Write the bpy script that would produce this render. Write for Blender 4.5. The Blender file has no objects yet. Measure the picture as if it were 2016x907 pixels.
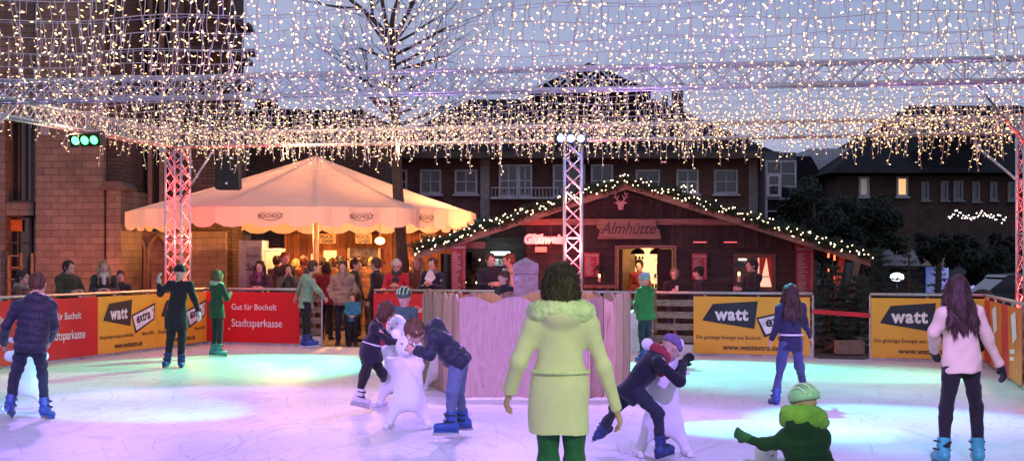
import bpy, math, random
import numpy as np
from mathutils import Vector, Matrix
random.seed(7); NR = np.random.RandomState(5)
SC = bpy.context.scene; COL = SC.collection
F = 2800.0; H = 1.75; CX = 1008.0; HY = 512.0; R = math.radians
V = Vector
def W(px, py, D): return V(((px-CX)*D/F, D, H-(py-HY)*D/F))       # a point seen at px,py at distance D
def X(px, D): return (px-CX)*D/F
def Z(py, D): return H-(py-HY)*D/F

# ---------------------------------------------------------------- materials
def base_mat(name):
    m = bpy.data.materials.new(name); m.use_nodes = True
    nt = m.node_tree; b = nt.nodes['Principled BSDF']
    return m, nt, b
def N(nt, t, **kw):
    n = nt.nodes.new(t)
    for k, v in kw.items():
        if k in n.inputs.keys(): n.inputs[k].default_value = v
        else: setattr(n, k, v)
    return n
def L(nt, a, b): nt.links.new(a, b)
_M = {}
def mat(name, col, rough=.7, metal=0, sc=6, var=.25, bump=.15, bsc=None, trans=0, stretch=None, spec=.4, sheen=0):
    if name in _M: return _M[name]
    m, nt, b = base_mat(name)
    tc = N(nt, 'ShaderNodeTexCoord'); mp = N(nt, 'ShaderNodeMapping')
    if stretch: mp.inputs['Scale'].default_value = stretch
    L(nt, tc.outputs['Object'], mp.inputs['Vector'])
    no = N(nt, 'ShaderNodeTexNoise', Scale=sc, Detail=5.0, Roughness=.6)
    L(nt, mp.outputs[0], no.inputs['Vector'])
    cr = N(nt, 'ShaderNodeValToRGB')
    cr.color_ramp.elements[0].position = .3; cr.color_ramp.elements[1].position = .72
    cr.color_ramp.elements[0].color = tuple(c*(1-var) for c in col)+(1,)
    cr.color_ramp.elements[1].color = tuple(min(1, c*(1+var)) for c in col)+(1,)
    L(nt, no.outputs['Fac'], cr.inputs[0]); L(nt, cr.outputs[0], b.inputs['Base Color'])
    b.inputs['Roughness'].default_value = rough; b.inputs['Metallic'].default_value = metal
    b.inputs['Specular IOR Level'].default_value = spec
    if sheen: b.inputs['Sheen Weight'].default_value = sheen
    if bump:
        n2 = N(nt, 'ShaderNodeTexNoise', Scale=bsc or sc*5, Detail=4.0); L(nt, mp.outputs[0], n2.inputs['Vector'])
        bp = N(nt, 'ShaderNodeBump', Strength=bump, Distance=.02)
        L(nt, n2.outputs['Fac'], bp.inputs['Height']); L(nt, bp.outputs[0], b.inputs['Normal'])
    if trans:
        tr = N(nt, 'ShaderNodeBsdfTranslucent'); L(nt, cr.outputs[0], tr.inputs['Color'])
        mx = N(nt, 'ShaderNodeMixShader', Fac=trans); out = nt.nodes['Material Output']
        L(nt, b.outputs[0], mx.inputs[1]); L(nt, tr.outputs[0], mx.inputs[2]); L(nt, mx.outputs[0], out.inputs['Surface'])
    _M[name] = m; return m
def cloth(name, col, rough=.85): 
    if name in _M: return _M[name]
    m = mat(name, col, rough, sc=7, var=.3, bump=.5, bsc=60, sheen=.1); nt = m.node_tree; b = nt.nodes['Principled BSDF']; old = b.inputs['Normal'].links[0].from_node; tc = N(nt, 'ShaderNodeTexCoord')
    no = N(nt, 'ShaderNodeTexNoise', Scale=5.5, Detail=2.0, Distortion=1.5); L(nt, tc.outputs['Object'], no.inputs['Vector']); pp = N(nt, 'ShaderNodeMath', operation='PINGPONG'); pp.inputs[1].default_value = .16; L(nt, no.outputs['Fac'], pp.inputs[0])
    bp = N(nt, 'ShaderNodeBump', Strength=.5, Distance=.06); L(nt, pp.outputs[0], bp.inputs['Height']); L(nt, bp.outputs[0], old.inputs['Normal']); return m
def emit(name, col, s, sample='AUTO'):
    if name in _M: return _M[name]
    m, nt, b = base_mat(name)
    b.inputs['Base Color'].default_value = (.8, .8, .8, 1); b.inputs['Emission Color'].default_value = tuple(col)+(1,)
    b.inputs['Emission Strength'].default_value = s
    m.cycles.emission_sampling = sample
    _M[name] = m; return m
def wood(name, c1, c2, sc=1.0, plank=0, axis='X', rough=.75, plankw=.14):
    if name in _M: return _M[name]
    m, nt, b = base_mat(name)
    tc = N(nt, 'ShaderNodeTexCoord'); mp = N(nt, 'ShaderNodeMapping')
    mp.inputs['Scale'].default_value = (1.2, 1.2, .13) if axis == 'X' else (.13, 1.2, 1.2)
    L(nt, tc.outputs['Object'], mp.inputs['Vector'])
    no = N(nt, 'ShaderNodeTexNoise', Scale=14*sc, Detail=7.0, Distortion=1.4); L(nt, mp.outputs[0], no.inputs['Vector'])
    cr = N(nt, 'ShaderNodeValToRGB'); cr.color_ramp.elements[0].color = tuple(c1)+(1,); cr.color_ramp.elements[1].color = tuple(c2)+(1,)
    cr.color_ramp.elements[0].position = .35; cr.color_ramp.elements[1].position = .68
    L(nt, no.outputs['Fac'], cr.inputs[0]); last = cr.outputs[0]
    hgt = no.outputs['Fac']
    if plank:
        sx = N(nt, 'ShaderNodeSeparateXYZ'); L(nt, tc.outputs['Object'], sx.inputs[0])
        dv = N(nt, 'ShaderNodeMath', operation='DIVIDE'); dv.inputs[1].default_value = plankw; L(nt, sx.outputs[0 if axis == 'X' else 2], dv.inputs[0])
        fl = N(nt, 'ShaderNodeMath', operation='FLOOR'); L(nt, dv.outputs[0], fl.inputs[0])
        fr = N(nt, 'ShaderNodeMath', operation='FRACT'); L(nt, dv.outputs[0], fr.inputs[0])
        wn = N(nt, 'ShaderNodeTexWhiteNoise', noise_dimensions='1D'); L(nt, fl.outputs[0], wn.inputs['W'])
        mr = N(nt, 'ShaderNodeMapRange'); mr.inputs['To Min'].default_value = .55; mr.inputs['To Max'].default_value = 1.25; L(nt, wn.outputs['Value'], mr.inputs[0])
        gt = N(nt, 'ShaderNodeMath', operation='GREATER_THAN'); gt.inputs[1].default_value = .05; L(nt, fr.outputs[0], gt.inputs[0])
        mu = N(nt, 'ShaderNodeMath', operation='MULTIPLY'); L(nt, mr.outputs[0], mu.inputs[0]); L(nt, gt.outputs[0], mu.inputs[1])
        vm = N(nt, 'ShaderNodeVectorMath', operation='SCALE'); L(nt, last, vm.inputs[0]); L(nt, mu.outputs[0], vm.inputs['Scale']); last = vm.outputs[0]
        hgt = gt.outputs[0]
    L(nt, last, b.inputs['Base Color']); b.inputs['Roughness'].default_value = rough
    bp = N(nt, 'ShaderNodeBump', Strength=.35, Distance=.02); L(nt, hgt, bp.inputs['Height']); L(nt, bp.outputs[0], b.inputs['Normal'])
    _M[name] = m; return m
def brick(name, c1, c2, mort, bw=.5, bh=.25, ms=.02, stain=.5):
    if name in _M: return _M[name]
    m, nt, b = base_mat(name)
    tc = N(nt, 'ShaderNodeTexCoord'); mp = N(nt, 'ShaderNodeMapping'); mp.inputs['Rotation'].default_value = (R(90), 0, 0)
    sp = N(nt, 'ShaderNodeSeparateXYZ'); L(nt, tc.outputs['Object'], sp.inputs[0])
    ad = N(nt, 'ShaderNodeMath', operation='ADD'); L(nt, sp.outputs[0], ad.inputs[0]); L(nt, sp.outputs[1], ad.inputs[1])
    cb = N(nt, 'ShaderNodeCombineXYZ'); L(nt, ad.outputs[0], cb.inputs[0]); L(nt, sp.outputs[2], cb.inputs[1])
    br = N(nt, 'ShaderNodeTexBrick', Scale=1.0); L(nt, cb.outputs[0], br.inputs['Vector'])
    br.inputs['Color1'].default_value = tuple(c1)+(1,); br.inputs['Color2'].default_value = tuple(c2)+(1,); br.inputs['Mortar'].default_value = tuple(mort)+(1,)
    br.inputs['Brick Width'].default_value = bw; br.inputs['Row Height'].default_value = bh; br.inputs['Mortar Size'].default_value = ms
    br.inputs['Mortar Smooth'].default_value = .3
    no = N(nt, 'ShaderNodeTexNoise', Scale=1.1, Detail=8.0, Roughness=.7); L(nt, tc.outputs['Object'], no.inputs['Vector'])
    mr = N(nt, 'ShaderNodeMapRange'); mr.inputs['From Min'].default_value = .3; mr.inputs['From Max'].default_value = .7
    mr.inputs['To Min'].default_value = 1-stain; mr.inputs['To Max'].default_value = 1.15; L(nt, no.outputs['Fac'], mr.inputs[0])
    vm = N(nt, 'ShaderNodeVectorMath', operation='SCALE'); L(nt, br.outputs['Color'], vm.inputs[0]); L(nt, mr.outputs[0], vm.inputs['Scale'])
    L(nt, vm.outputs[0], b.inputs['Base Color']); b.inputs['Roughness'].default_value = .9
    bp = N(nt, 'ShaderNodeBump', Strength=.6, Distance=.02, invert=True); L(nt, br.outputs['Fac'], bp.inputs['Height']); L(nt, bp.outputs[0], b.inputs['Normal'])
    _M[name] = m; return m

# ---------------------------------------------------------------- mesh helper
def build(name, vs, fs, mats, mi=None, parent=None, smooth=False, loc=None):
    me = bpy.data.meshes.new(name); me.from_pydata([tuple(v) for v in vs], [], fs)
    for m in (mats if isinstance(mats, (list, tuple)) else [mats]): me.materials.append(m)
    if mi: me.polygons.foreach_set('material_index', mi)
    if smooth: me.polygons.foreach_set('use_smooth', [True]*len(me.polygons))
    me.update()
    o = bpy.data.objects.new(name, me); COL.objects.link(o)
    if parent: o.parent = parent
    if loc is not None: o.location = loc
    return o
class MB:
    def __init__(s): s.v = []; s.f = []; s.m = []; s.off = V((0, 0, 0))
    def add(s, vs, fs, m=0):
        n = len(s.v); s.v += [V(v) for v in vs]; s.f += [tuple(i+n for i in f) for f in fs]; s.m += [m]*len(fs)
    def box(s, c, d, m=0, rot=None, x=None):
        """c centre, d full sizes, rot Matrix 3x3, x = +X direction (horizontal)"""
        if x is not None:
            ax = V((x[0], x[1], 0)).normalized(); rot = Matrix((ax, V((-ax.y, ax.x, 0)), V((0, 0, 1)))).transposed()
        c = V(c); vs = []
        for i in (-1, 1):
            for j in (-1, 1):
                for k in (-1, 1):
                    p = V((i*d[0]/2, j*d[1]/2, k*d[2]/2))
                    if rot: p = rot @ p
                    vs.append(c+p)
        s.add(vs, [(0, 1, 3, 2), (4, 6, 7, 5), (0, 4, 5, 1), (2, 3, 7, 6), (0, 2, 6, 4), (1, 5, 7, 3)], m)
    def b2(s, x0, x1, y0, y1, z0, z1, m=0): s.box(((x0+x1)/2, (y0+y1)/2, (z0+z1)/2), (abs(x1-x0), abs(y1-y0), abs(z1-z0)), m)
    def tube(s, pts, r, n=6, m=0, cap=True):
        pts = [V(p) for p in pts]; rs = r if isinstance(r, (list, tuple)) else [r]*len(pts)
        vs = []; fs = []; up = None
        for i, p in enumerate(pts):
            t = (pts[min(i+1, len(pts)-1)]-pts[max(i-1, 0)])
            if t.length < 1e-9: t = V((0, 0, 1))
            t.normalize()
            if up is None: up = t.orthogonal().normalized()
            u = (up-t*up.dot(t)); u = u.normalized() if u.length > 1e-6 else t.orthogonal().normalized(); up = u
            w = t.cross(u)
            for k in range(n):
                a = 2*math.pi*k/n; vs.append(p+(u*math.cos(a)+w*math.sin(a))*rs[i])
        for i in range(len(pts)-1):
            for k in range(n):
                a = i*n+k; b = i*n+(k+1) % n; fs.append((a, b, b+n, a+n))
        if cap: fs.append(tuple(range(n-1, -1, -1))); q = (len(pts)-1)*n; fs.append(tuple(range(q, q+n)))
        s.add(vs, fs, m)
    def prism(s, poly, o, ux, uy, th, m=0, m2=None):
        """polygon in plane (ux,uy) at origin o, extruded by vector th"""
        o = V(o); ux = V(ux); uy = V(uy); th = V(th); n = len(poly)
        a = [o+ux*p[0]+uy*p[1] for p in poly]; b = [p+th for p in a]
        s.add(a+b, [tuple(range(n)), tuple(range(2*n-1, n-1, -1))], m)
        s.add(a+b, [((i+1) % n, i, i+n, (i+1) % n+n) for i in range(n)], m if m2 is None else m2)
    def lathe(s, prof, c=(0, 0, 0), n=16, m=0, sx=1, sy=1, rot=None):
        c = V(c); vs = []; fs = []
        for (r, z) in prof:
            for k in range(n):
                a = 2*math.pi*k/n; p = V((r*math.cos(a)*sx, r*math.sin(a)*sy, z)); vs.append(c+(rot@p if rot else p))
        for i in range(len(prof)-1):
            for k in range(n):
                a = i*n+k; b = i*n+(k+1) % n; fs.append((a, b, b+n, a+n))
        s.add(vs, fs, m)
    def ball(s, c, r, m=0, n=8, k=6, sc=(1, 1, 1)):
        prof = [(max(1e-4, r*math.sin(math.pi*i/k)), -r*math.cos(math.pi*i/k)*sc[2]) for i in range(k+1)]
        s.lathe(prof, c, n, m, sc[0], sc[1])
    def build(s, name, mats, parent=None, smooth=False, loc=None):
        if loc is None and parent is not None: loc = (0, 0, 0)
        base = V(parent['_w']) if parent is not None and '_w' in parent else V((0, 0, 0))
        if parent is None and loc is not None: base = V(loc)
        elif parent is not None: base = base
        vs = [v-base for v in s.v]
        return build(name, vs, s.f, mats, s.m, parent, smooth, loc)
def tag(o, label, cat=None, group=None, kind=None):
    if label: o['label'] = label
    if cat: o['category'] = cat
    if group: o['group'] = group
    if kind: o['kind'] = kind
    return o
def thing(name, label, cat, loc, group=None):
    """an Empty at the thing's base; parts are given in world coordinates"""
    o = bpy.data.objects.new(name, None); COL.objects.link(o); o.location = V(loc); o.empty_display_size = .2
    o['_w'] = tuple(V(loc)); return tag(o, label, cat, group)
def copy_obj(o, parent=None):
    c = o.copy(); COL.objects.link(c); c.parent = parent; return c
def text_geo(txt, size, sx=1.0, bold=0.0, shear=0.0, align='CENTER', extrude=0.0, spacing=1.0):
    cu = bpy.data.curves.new('t', 'FONT'); cu.body = txt; cu.size = size; cu.align_x = align; cu.align_y = 'CENTER'
    cu.offset = bold; cu.shear = shear; cu.extrude = extrude; cu.space_character = spacing; cu.resolution_u = 3
    o = bpy.data.objects.new('t', cu); COL.objects.link(o)
    dg = bpy.context.evaluated_depsgraph_get(); me = bpy.data.meshes.new_from_object(o.evaluated_get(dg))
    vs = [(v.co.x*sx, v.co.y, v.co.z) for v in me.vertices]; fs = [tuple(p.vertices) for p in me.polygons]
    bpy.data.objects.remove(o); bpy.data.curves.remove(cu); bpy.data.meshes.remove(me)
    return vs, fs
def add_text(mb, txt, o, ux, uy, size, m, **kw):
    o = V(o); ux = V(ux).normalized(); uy = V(uy).normalized(); n = ux.cross(uy)
    vs, fs = text_geo(txt, size, **kw); mb.add([o+ux*v[0]+uy*v[1]+n*v[2] for v in vs], fs, m)

# ---------------------------------------------------------------- implicit surfaces (people)
class Field:
    def __init__(s, vox): s.p = []; s.vox = vox
    def cap(s, a, b, ra, rb=None, flat=1.0, n=None, k=.03, cut=None, rib=None, sub=False):
        s.p.append(('c', np.array(a, float), np.array(b, float), ra, ra if rb is None else rb, flat, None if n is None else np.array(n, float), k, cut, rib, sub))
    def ell(s, c, axes, radii, k=.02, sub=False, cut=None):
        s.p.append(('e', np.array(c, float), np.array(axes, float), np.array(radii, float), k, sub, cut))
    def chain(s, pts, rs, **kw):
        for i in range(len(pts)-1): s.cap(pts[i], pts[i+1], rs[i], rs[i+1], **kw)
    def mesh(s):
        h = s.vox; lo = np.full(3, 1e9); hi = -lo; bbs = []
        for p in s.p:
            if p[0] == 'c': r = max(p[3], p[4])*max(1, p[5])+p[7]+(.03 if p[9] else 0); a = np.minimum(p[1], p[2])-r; b = np.maximum(p[1], p[2])+r
            else: r = p[3].max()+p[4]; a = p[1]-r; b = p[1]+r
            bbs.append((a, b))
            if not (p[10] if p[0] == 'c' else p[5]): lo = np.minimum(lo, a); hi = np.maximum(hi, b)
        lo -= 2*h; n = np.ceil((hi+2*h-lo)/h).astype(int)+1
        G = np.full(n, .5, np.float32)
        for p, (a, b) in zip(s.p, bbs):
            i0 = np.maximum(0, np.floor((a-lo)/h).astype(int)-1); i1 = np.minimum(n, np.ceil((b-lo)/h).astype(int)+2)
            if (i1 <= i0).any(): continue
            gx, gy, gz = [(lo[d]+h*np.arange(i0[d], i1[d])).astype(np.float32) for d in range(3)]
            P = np.stack(np.meshgrid(gx, gy, gz, indexing='ij'), -1)
            if p[0] == 'c':
                _, A, B, ra, rb, flat, nn, k, cut, rib, sub = p
                q = P-A; ba = B-A
                if nn is not None:
                    ln = np.linalg.norm(ba)
                    if ln > 1e-6: nn = nn-ba*np.dot(nn, ba)/ln**2
                    nn = nn/(np.linalg.norm(nn)+1e-9); q = q+(q@nn)[..., None]*(1/flat-1)*nn
                L2 = max(ba@ba, 1e-9); t = np.clip((q@ba)/L2, 0, 1)
                d = np.linalg.norm(q-t[..., None]*ba, axis=-1)
                rr = ra+(rb-ra)*t
                if rib: rr = rr+rib[0]*(np.abs(np.sin(math.pi*(t*math.sqrt(L2)/rib[1]+rib[2])))**.7-.6)
                d = d-rr
                if flat < 1: d = d*max(flat, .75)
            else:
                _, C, ax, rad, k, sub, cut = p
                q = (P-C)@ax.T; k0 = np.linalg.norm(q/rad, axis=-1); k1 = np.linalg.norm(q/rad**2, axis=-1)+1e-9
                d = k0*(k0-1)/k1
            if cut is not None:
                for (cp, cn) in cut: d = np.maximum(d, (P-np.array(cp))@np.array(cn))
            S = G[i0[0]:i1[0], i0[1]:i1[1], i0[2]:i1[2]]
            if sub:
                d = -d; hh = np.clip(.5-.5*(S-d)/k, 0, 1); S[...] = S*(1-hh)+d*hh+k*hh*(1-hh)
            else:
                hh = np.clip(.5+.5*(S-d)/k, 0, 1); S[...] = S*(1-hh)+d*hh-k*hh*(1-hh)
        return nets(G, lo, h)
def nets(G, lo, h):
    ins = G < 0; n = G.shape
    c = np.zeros((n[0]-1, n[1]-1, n[2]-1), int)
    for i in (0, 1):
        for j in (0, 1):
            for k in (0, 1): c += ins[i:n[0]-1+i, j:n[1]-1+j, k:n[2]-1+k]
    act = (c > 0) & (c < 8); idx = np.full(c.shape, -1); cells = np.argwhere(act); idx[act] = np.arange(len(cells))
    acc = np.zeros((len(cells), 3)); cnt = np.zeros(len(cells)); corners = [(i, j, k) for i in (0, 1) for j in (0, 1) for k in (0, 1)]
    for a in corners:
        for d in range(3):
            if a[d]: continue
            b = list(a); b[d] = 1
            ga = G[tuple((cells+a).T)]; gb = G[tuple((cells+b).T)]; m = (ga < 0) != (gb < 0)
            t = np.where(m, ga/np.where(ga == gb, 1, ga-gb), 0)
            p = np.array(a, float)[None]+np.zeros((len(cells), 3)); p[:, d] += t
            acc += p*m[:, None]; cnt += m
    vs = lo+h*(cells+acc/np.maximum(cnt, 1)[:, None]); quads = []
    for d in range(3):
        u, w = (d+1) % 3, (d+2) % 3
        sl0 = [slice(None)]*3; sl1 = [slice(None)]*3; sl0[d] = slice(0, n[d]-1); sl1[d] = slice(1, n[d])
        A = ins[tuple(sl0)]; B = ins[tuple(sl1)]; e = np.argwhere(A != B)
        e = e[(e[:, u] > 0) & (e[:, w] > 0) & (e[:, u] < n[u]-1) & (e[:, w] < n[w]-1)]
        fl = A[tuple(e.T)]; q = []
        for (du, dw) in ((-1, -1), (0, -1), (0, 0), (-1, 0)):
            cc = e.copy(); cc[:, u] += du; cc[:, w] += dw; q.append(idx[tuple(cc.T)])
        q = np.stack(q, 1); q[~fl] = q[~fl][:, ::-1]; quads.append(q)
    return vs, np.concatenate(quads)
def fieldmesh(fl, name, m, parent, wr=0, wf=14, extra=None, az=1.3, tufts=None):
    vs, q = fl.mesh()
    if wr:                                         # soft cloth folds
        d = np.zeros(len(vs)); rs = np.random.RandomState(len(vs) % 1000)
        for i in range(7):
            k = rs.normal(size=3)*wf*(.5+i*.25); k[2] *= az; d += np.sin(vs@k+rs.rand()*6+1.5*np.sin(vs@(rs.normal(size=3)*wf*.4)))/(1+i*.35)
        c = vs.mean(0); nn = np.zeros_like(vs)
        fnv = np.cross(vs[q[:, 2]]-vs[q[:, 0]], vs[q[:, 3]]-vs[q[:, 1]])
        for j in range(4): np.add.at(nn, q[:, j], fnv)
        nn /= np.linalg.norm(nn, axis=1)[:, None]+1e-9; vs = vs+nn*(d*wr)[:, None]
    me = bpy.data.meshes.new(name); mats = m if isinstance(m, (list, tuple)) else [m]
    V0 = vs-np.array(parent['_w']); nv = len(V0); verts = V0.tolist(); faces = q.tolist(); mi = [0]*len(faces)
    if tufts:                                      # loose strands lying on the surface
        rs = np.random.RandomState(7); n_, ln_, lift_ = tufts; nn = np.zeros_like(vs); fnv = np.cross(vs[q[:, 2]]-vs[q[:, 0]], vs[q[:, 3]]-vs[q[:, 1]])
        for j in range(4): np.add.at(nn, q[:, j], fnv)
        nn /= np.linalg.norm(nn, axis=1)[:, None]+1e-9
        for i in rs.randint(0, len(vs), n_):
            nv_ = nn[i]; d = np.array([rs.normal()*.25, rs.normal()*.25, -1.0]); d = d-nv_*(d@nv_)*.85; d /= np.linalg.norm(d)+1e-9; w_ = np.cross(d, nv_); w_ /= np.linalg.norm(w_)+1e-9
            p0 = V0[i]+nv_*.001; l_ = ln_*rs.uniform(.5, 1.3); p1 = p0+d*l_*.5+nv_*lift_*rs.rand(); p2 = p0+d*l_+nv_*lift_*.6*rs.rand(); k0 = len(verts); verts += [tuple(p0-w_*.003), tuple(p0+w_*.003), tuple(p1+w_*.0025), tuple(p1-w_*.0025), tuple(p2)]; faces += [[k0, k0+1, k0+2, k0+3], [k0+3, k0+2, k0+4]]; mi += [0, 0]
        nv = len(verts)
    if extra:
        b = V(parent['_w']); verts += [tuple(v-b) for v in extra.v]; faces += [tuple(i+nv for i in f) for f in extra.f]; mi += extra.m
    me.from_pydata(verts, [], faces)
    for x in mats: me.materials.append(x)
    me.polygons.foreach_set('material_index', mi); me.polygons.foreach_set('use_smooth', [True]*len(faces)); me.update()
    o = bpy.data.objects.new(name, me); COL.objects.link(o); o.parent = parent; return o

SKIN = [mat('skin_fair', (.55, .33, .24), .55, sc=20, var=.08, bump=.05), mat('skin_tan', (.42, .24, .17), .55, sc=20, var=.08, bump=.05)]
EYE = mat('eye_dark', (.02, .015, .012), .2, bump=0); LIP = mat('lip_red', (.38, .12, .1), .5, bump=0); EWH = mat('eye_white', (.7, .68, .65), .3, bump=0)
def hairmat(n, c): return mat('hair_'+n, c, .55, sc=30, var=.45, bump=.5, bsc=70, stretch=(1, 1, .15))
BRN = hairmat('brown', (.09, .045, .022)); BLK = hairmat('black', (.015, .012, .011)); BLD = hairmat('blond', (.36, .23, .1)); GRY = hairmat('white', (.55, .52, .48)); RED_H = hairmat('auburn', (.2, .07, .03)); DBR = hairmat('dark_brown', (.04, .02, .014))
RUB = mat('black_rubber', (.02, .02, .02), .6); STEEL = mat('steel', (.55, .55, .57), .35, 1, bump=.05); 
def needles(mb, c, rad, n, ln=.07, rs=random, m=0, w0=.012):
    for _ in range(n):
        d = V((rs.gauss(0, 1), rs.gauss(0, 1), rs.gauss(0, 1))).normalized(); p = c+d*rad*rs.random(); e = p+(d+V((rs.uniform(-.6, .6), rs.uniform(-.6, .6), rs.uniform(-.6, .6)))).normalized()*ln; w = d.orthogonal().normalized()*w0
        mb.add([p-w, p+w, e], [(0, 1, 2)], m)
def person(label, px, D, h, yaw=180, J=None, skin=0, hair=BRN, hs='short', top=None, low=None, coat=0, puff=0, hood=0, scarf=None, hat=None, helmet=None,
           glove=None, skates=None, shoes=True, pose='down', hv=None, tilt=0, fem=1, vox=.014, hyaw=None, headz=None, belt=None, group=None, fat=1.0, wr=.0062, fur=None, glasses=False, stand=0, footyaw=None, kidhead=1.0, hem=None):
    s = h/1.72
    f = V((math.sin(R(yaw)), math.cos(R(yaw)), 0)); r = V((math.cos(R(yaw)), -math.sin(R(yaw)), 0)); u = V((0, 0, 1))
    base = V((X(px, D), D, stand)); g = base
    lift = .07 if skates else .0
    def at(x, y, z): return g+r*(x*s)+f*(y*s)+u*(z*s+lift)
    j = dict(head=at(0, .03, 1.60), neck=at(0, 0, 1.43), pel=at(0, 0, .93), sa=at(-.17, 0, 1.38), sb=at(.17, 0, 1.38), ha=at(-.085, 0, .90), hb=at(.085, 0, .90),
             ka=at(-.095, .02, .49), kb=at(.095, .02, .49), aa=at(-.1, -.02, .09), ab=at(.1, -.02, .09))
    arms = dict(down=((.235, .0, 1.11), (.24, .08, .86)), rail=((.24, .1, 1.13), (.1, .33, 1.16)), phone=((.25, .1, 1.12), (.07, .3, 1.2)), front=((.23, .04, 1.12), (.07, .22, 1.0)),
                face=((.22, .16, 1.18), (.07, .17, 1.46)), pocket=((.27, -.02, 1.12), (.19, .12, .95)), cup=((.24, .08, 1.12), (.06, .28, 1.22)))[pose]
    for k, sg in (('a', -1), ('b', 1)):
        j['e'+k] = at(sg*arms[0][0], arms[0][1], arms[0][2]); j['w'+k] = at(sg*arms[1][0], arms[1][1], arms[1][2])
    if J:
        for k, v in J.items(): j[k] = W(v[0], v[1], D+(v[2] if len(v) > 2 else 0))
        if 'neck' in J or 'pel' in J:
            ax = (j['neck']-j['pel']).normalized()
            for k, sg in (('a', -1), ('b', 1)):
                if 's'+k not in J: j['s'+k] = j['neck']-ax*.05*s+r*(sg*.165*s)
                if 'h'+k not in J: j['h'+k] = j['pel']-ax*.03*s+r*(sg*.085*s)
    if hood == 2: pass
    P = thing('person', label, 'person', base, group)
    ax = (j['neck']-j['pel']).normalized(); side = (j['sb']-j['sa']).normalized(); fr = ax.cross(side) if ax.cross(side).dot(f) > 0 else side.cross(ax); fr.normalize()
    sw = .88 if fem else 1.0
    # --- head frame
    hy = yaw if hyaw is None else hyaw
    hf = V((math.sin(R(hy)), math.cos(R(hy)), 0)); hu = u.copy()
    if tilt: rot = Matrix.Rotation(R(tilt), 3, hf.cross(u)); hf = rot@hf; hu = rot@hu
    hr = hf.cross(hu); hc = j['head']; q = s*kidhead*1.07
    def hp(x, y, z): return hc+hr*(x*q)+hf*(y*q)+hu*(z*q)
    AX = [tuple(hr), tuple(hf), tuple(hu)]
    B = Field(vox)
    B.ell(hp(0, -.012, .025), AX, (.077*q, .096*q, .092*q)); B.ell(hp(0, .03, -.045), AX, (.056*q, .062*q, .07*q), k=.04*q)
    B.cap(hp(0, .098, .012), hp(0, .116, -.022), .009*q, .014*q, k=.014)
    B.cap(hp(-.04, .082, .028), hp(.04, .082, .028), .012*q, k=.02); B.ell(hp(0, .085, -.088), AX, (.02*q, .014*q, .014*q), k=.02)
    for sg in (-1, 1):
        B.ell(hp(sg*.08, -.005, -.005), AX, (.012*q, .02*q, .03*q), k=.008); B.ell(hp(sg*.032, .1, .008), AX, (.017*q, .014*q, .011*q), k=.008, sub=True)
    B.cap(hp(0, -.02, -.05), j['neck'], .052*q, .06*s, k=.03)
    B.cap(j['pel'], j['neck']-ax*.1*s, .09*s, .11*s, flat=.65, n=fr); B.cap(j['sa'], j['sb'], .05*s, k=.05)
    hn = {}
    for k, sg in (('a', -1), ('b', 1)):
        sh, el, wr_ = j['s'+k], j['e'+k], j['w'+k]
        B.chain([sh, el, wr_], [.048*s, .038*s, .026*s], k=.02); B.chain([j['h'+k], j['k'+k], j['a'+k]], [.055*s, .036*s, .026*s], k=.03)
        d = (wr_-el).normalized(); pn = -r*sg if abs(d.dot(r)) < .8 else -u; pn = (pn-d*pn.dot(d)).normalized(); th = (f-d*f.dot(d)-pn*f.dot(pn))
        th = th.normalized() if th.length > .1 else d.cross(pn)
        hn[k] = (wr_, d, pn, th)
        if not glove: hand(B, wr_, d, pn, th, s, .0)
    ex = MB()
    for sg in (-1, 1):
        ex.ball(hp(sg*.032, .085, .006), .0125*q, 2, 8, 6); ex.ball(hp(sg*.032, .0935, .006), .0066*q, 1, 6, 4)
    ex.v, e0 = ex.v, 0
    ex.ball(hp(0, .094, -.052), .02*q, 3, 8, 6, sc=(1, .45, .35)) if abs(hf.x) < .7 else ex.ball(hp(0, .088, -.052), .018*q, 3, 8, 6, sc=(.5, 1, .35))
    body = fieldmesh(B, 'body', [SKIN[skin], EYE, EWH, LIP], P, extra=ex)
    # --- trousers
    T = Field(vox); lr = .95+.05*fat
    T.cap(j['ha'], j['hb'], (.06 if coat else .074)*s*fat, k=.05, flat=.95, n=fr); T.cap(j['pel'], j['pel']+ax*.05*s, .105*s*fat, .095*s*fat, flat=.7, n=fr, k=.05)
    for k in 'ab':
        kn, an = j['k'+k], j['a'+k]; dn = (an-kn).normalized(); an2 = an+dn*(-.02 if skates else .03)*s
        T.chain([j['h'+k], kn], [.092*s*lr, .062*s*lr], k=.03); T.chain([kn, an2], [.062*s*lr, .05*s*lr], k=.03, cut=[(tuple(an2+dn*.01), tuple(dn))])
    fieldmesh(T, 'trousers', low, P, wr=wr*.7, wf=20)
    # --- top
    C = Field(vox); pf = 1.16 if puff else 1.04; rb = (.019*s, .095*s, 0) if puff else None; fat2 = fat*pf
    hip = j['pel']-ax*(.1 if not coat else 0)*s; dn = -ax
    if coat:
        bot = j['pel']+V((0, 0, -coat*s)) if abs(ax.z) > .8 else j['pel']-ax*coat*s*.6
        if hem: bot = W(hem[0], hem[1], D)
        dn = (bot-j['pel']).normalized()
        C.cap(j['pel'], bot+dn*.08, .172*s*fat2, .19*s*fat2*(hem[2] if hem else 1), flat=.8, n=fr, k=.05, cut=[(tuple(bot), tuple(dn))])
        C.cap(j['neck']-ax*.15*s, j['pel'], .15*s*fat2*sw, .145*s*fat2, flat=.74, n=fr, k=.05, rib=rb)
    else:
        C.cap(hip, j['neck']-ax*.15*s, .163*s*fat2, .15*s*fat2*sw, flat=.78, n=fr, k=.05, rib=rb, cut=[(tuple(hip+dn*.02*s), tuple(dn))])
    C.cap(j['sa'], j['sb'], .068*s*pf, k=.07); C.cap(j['neck']-ax*.05*s, j['neck']+ax*.02*s, .08*s, .066*s, k=.04)
    if hv: pass
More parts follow.
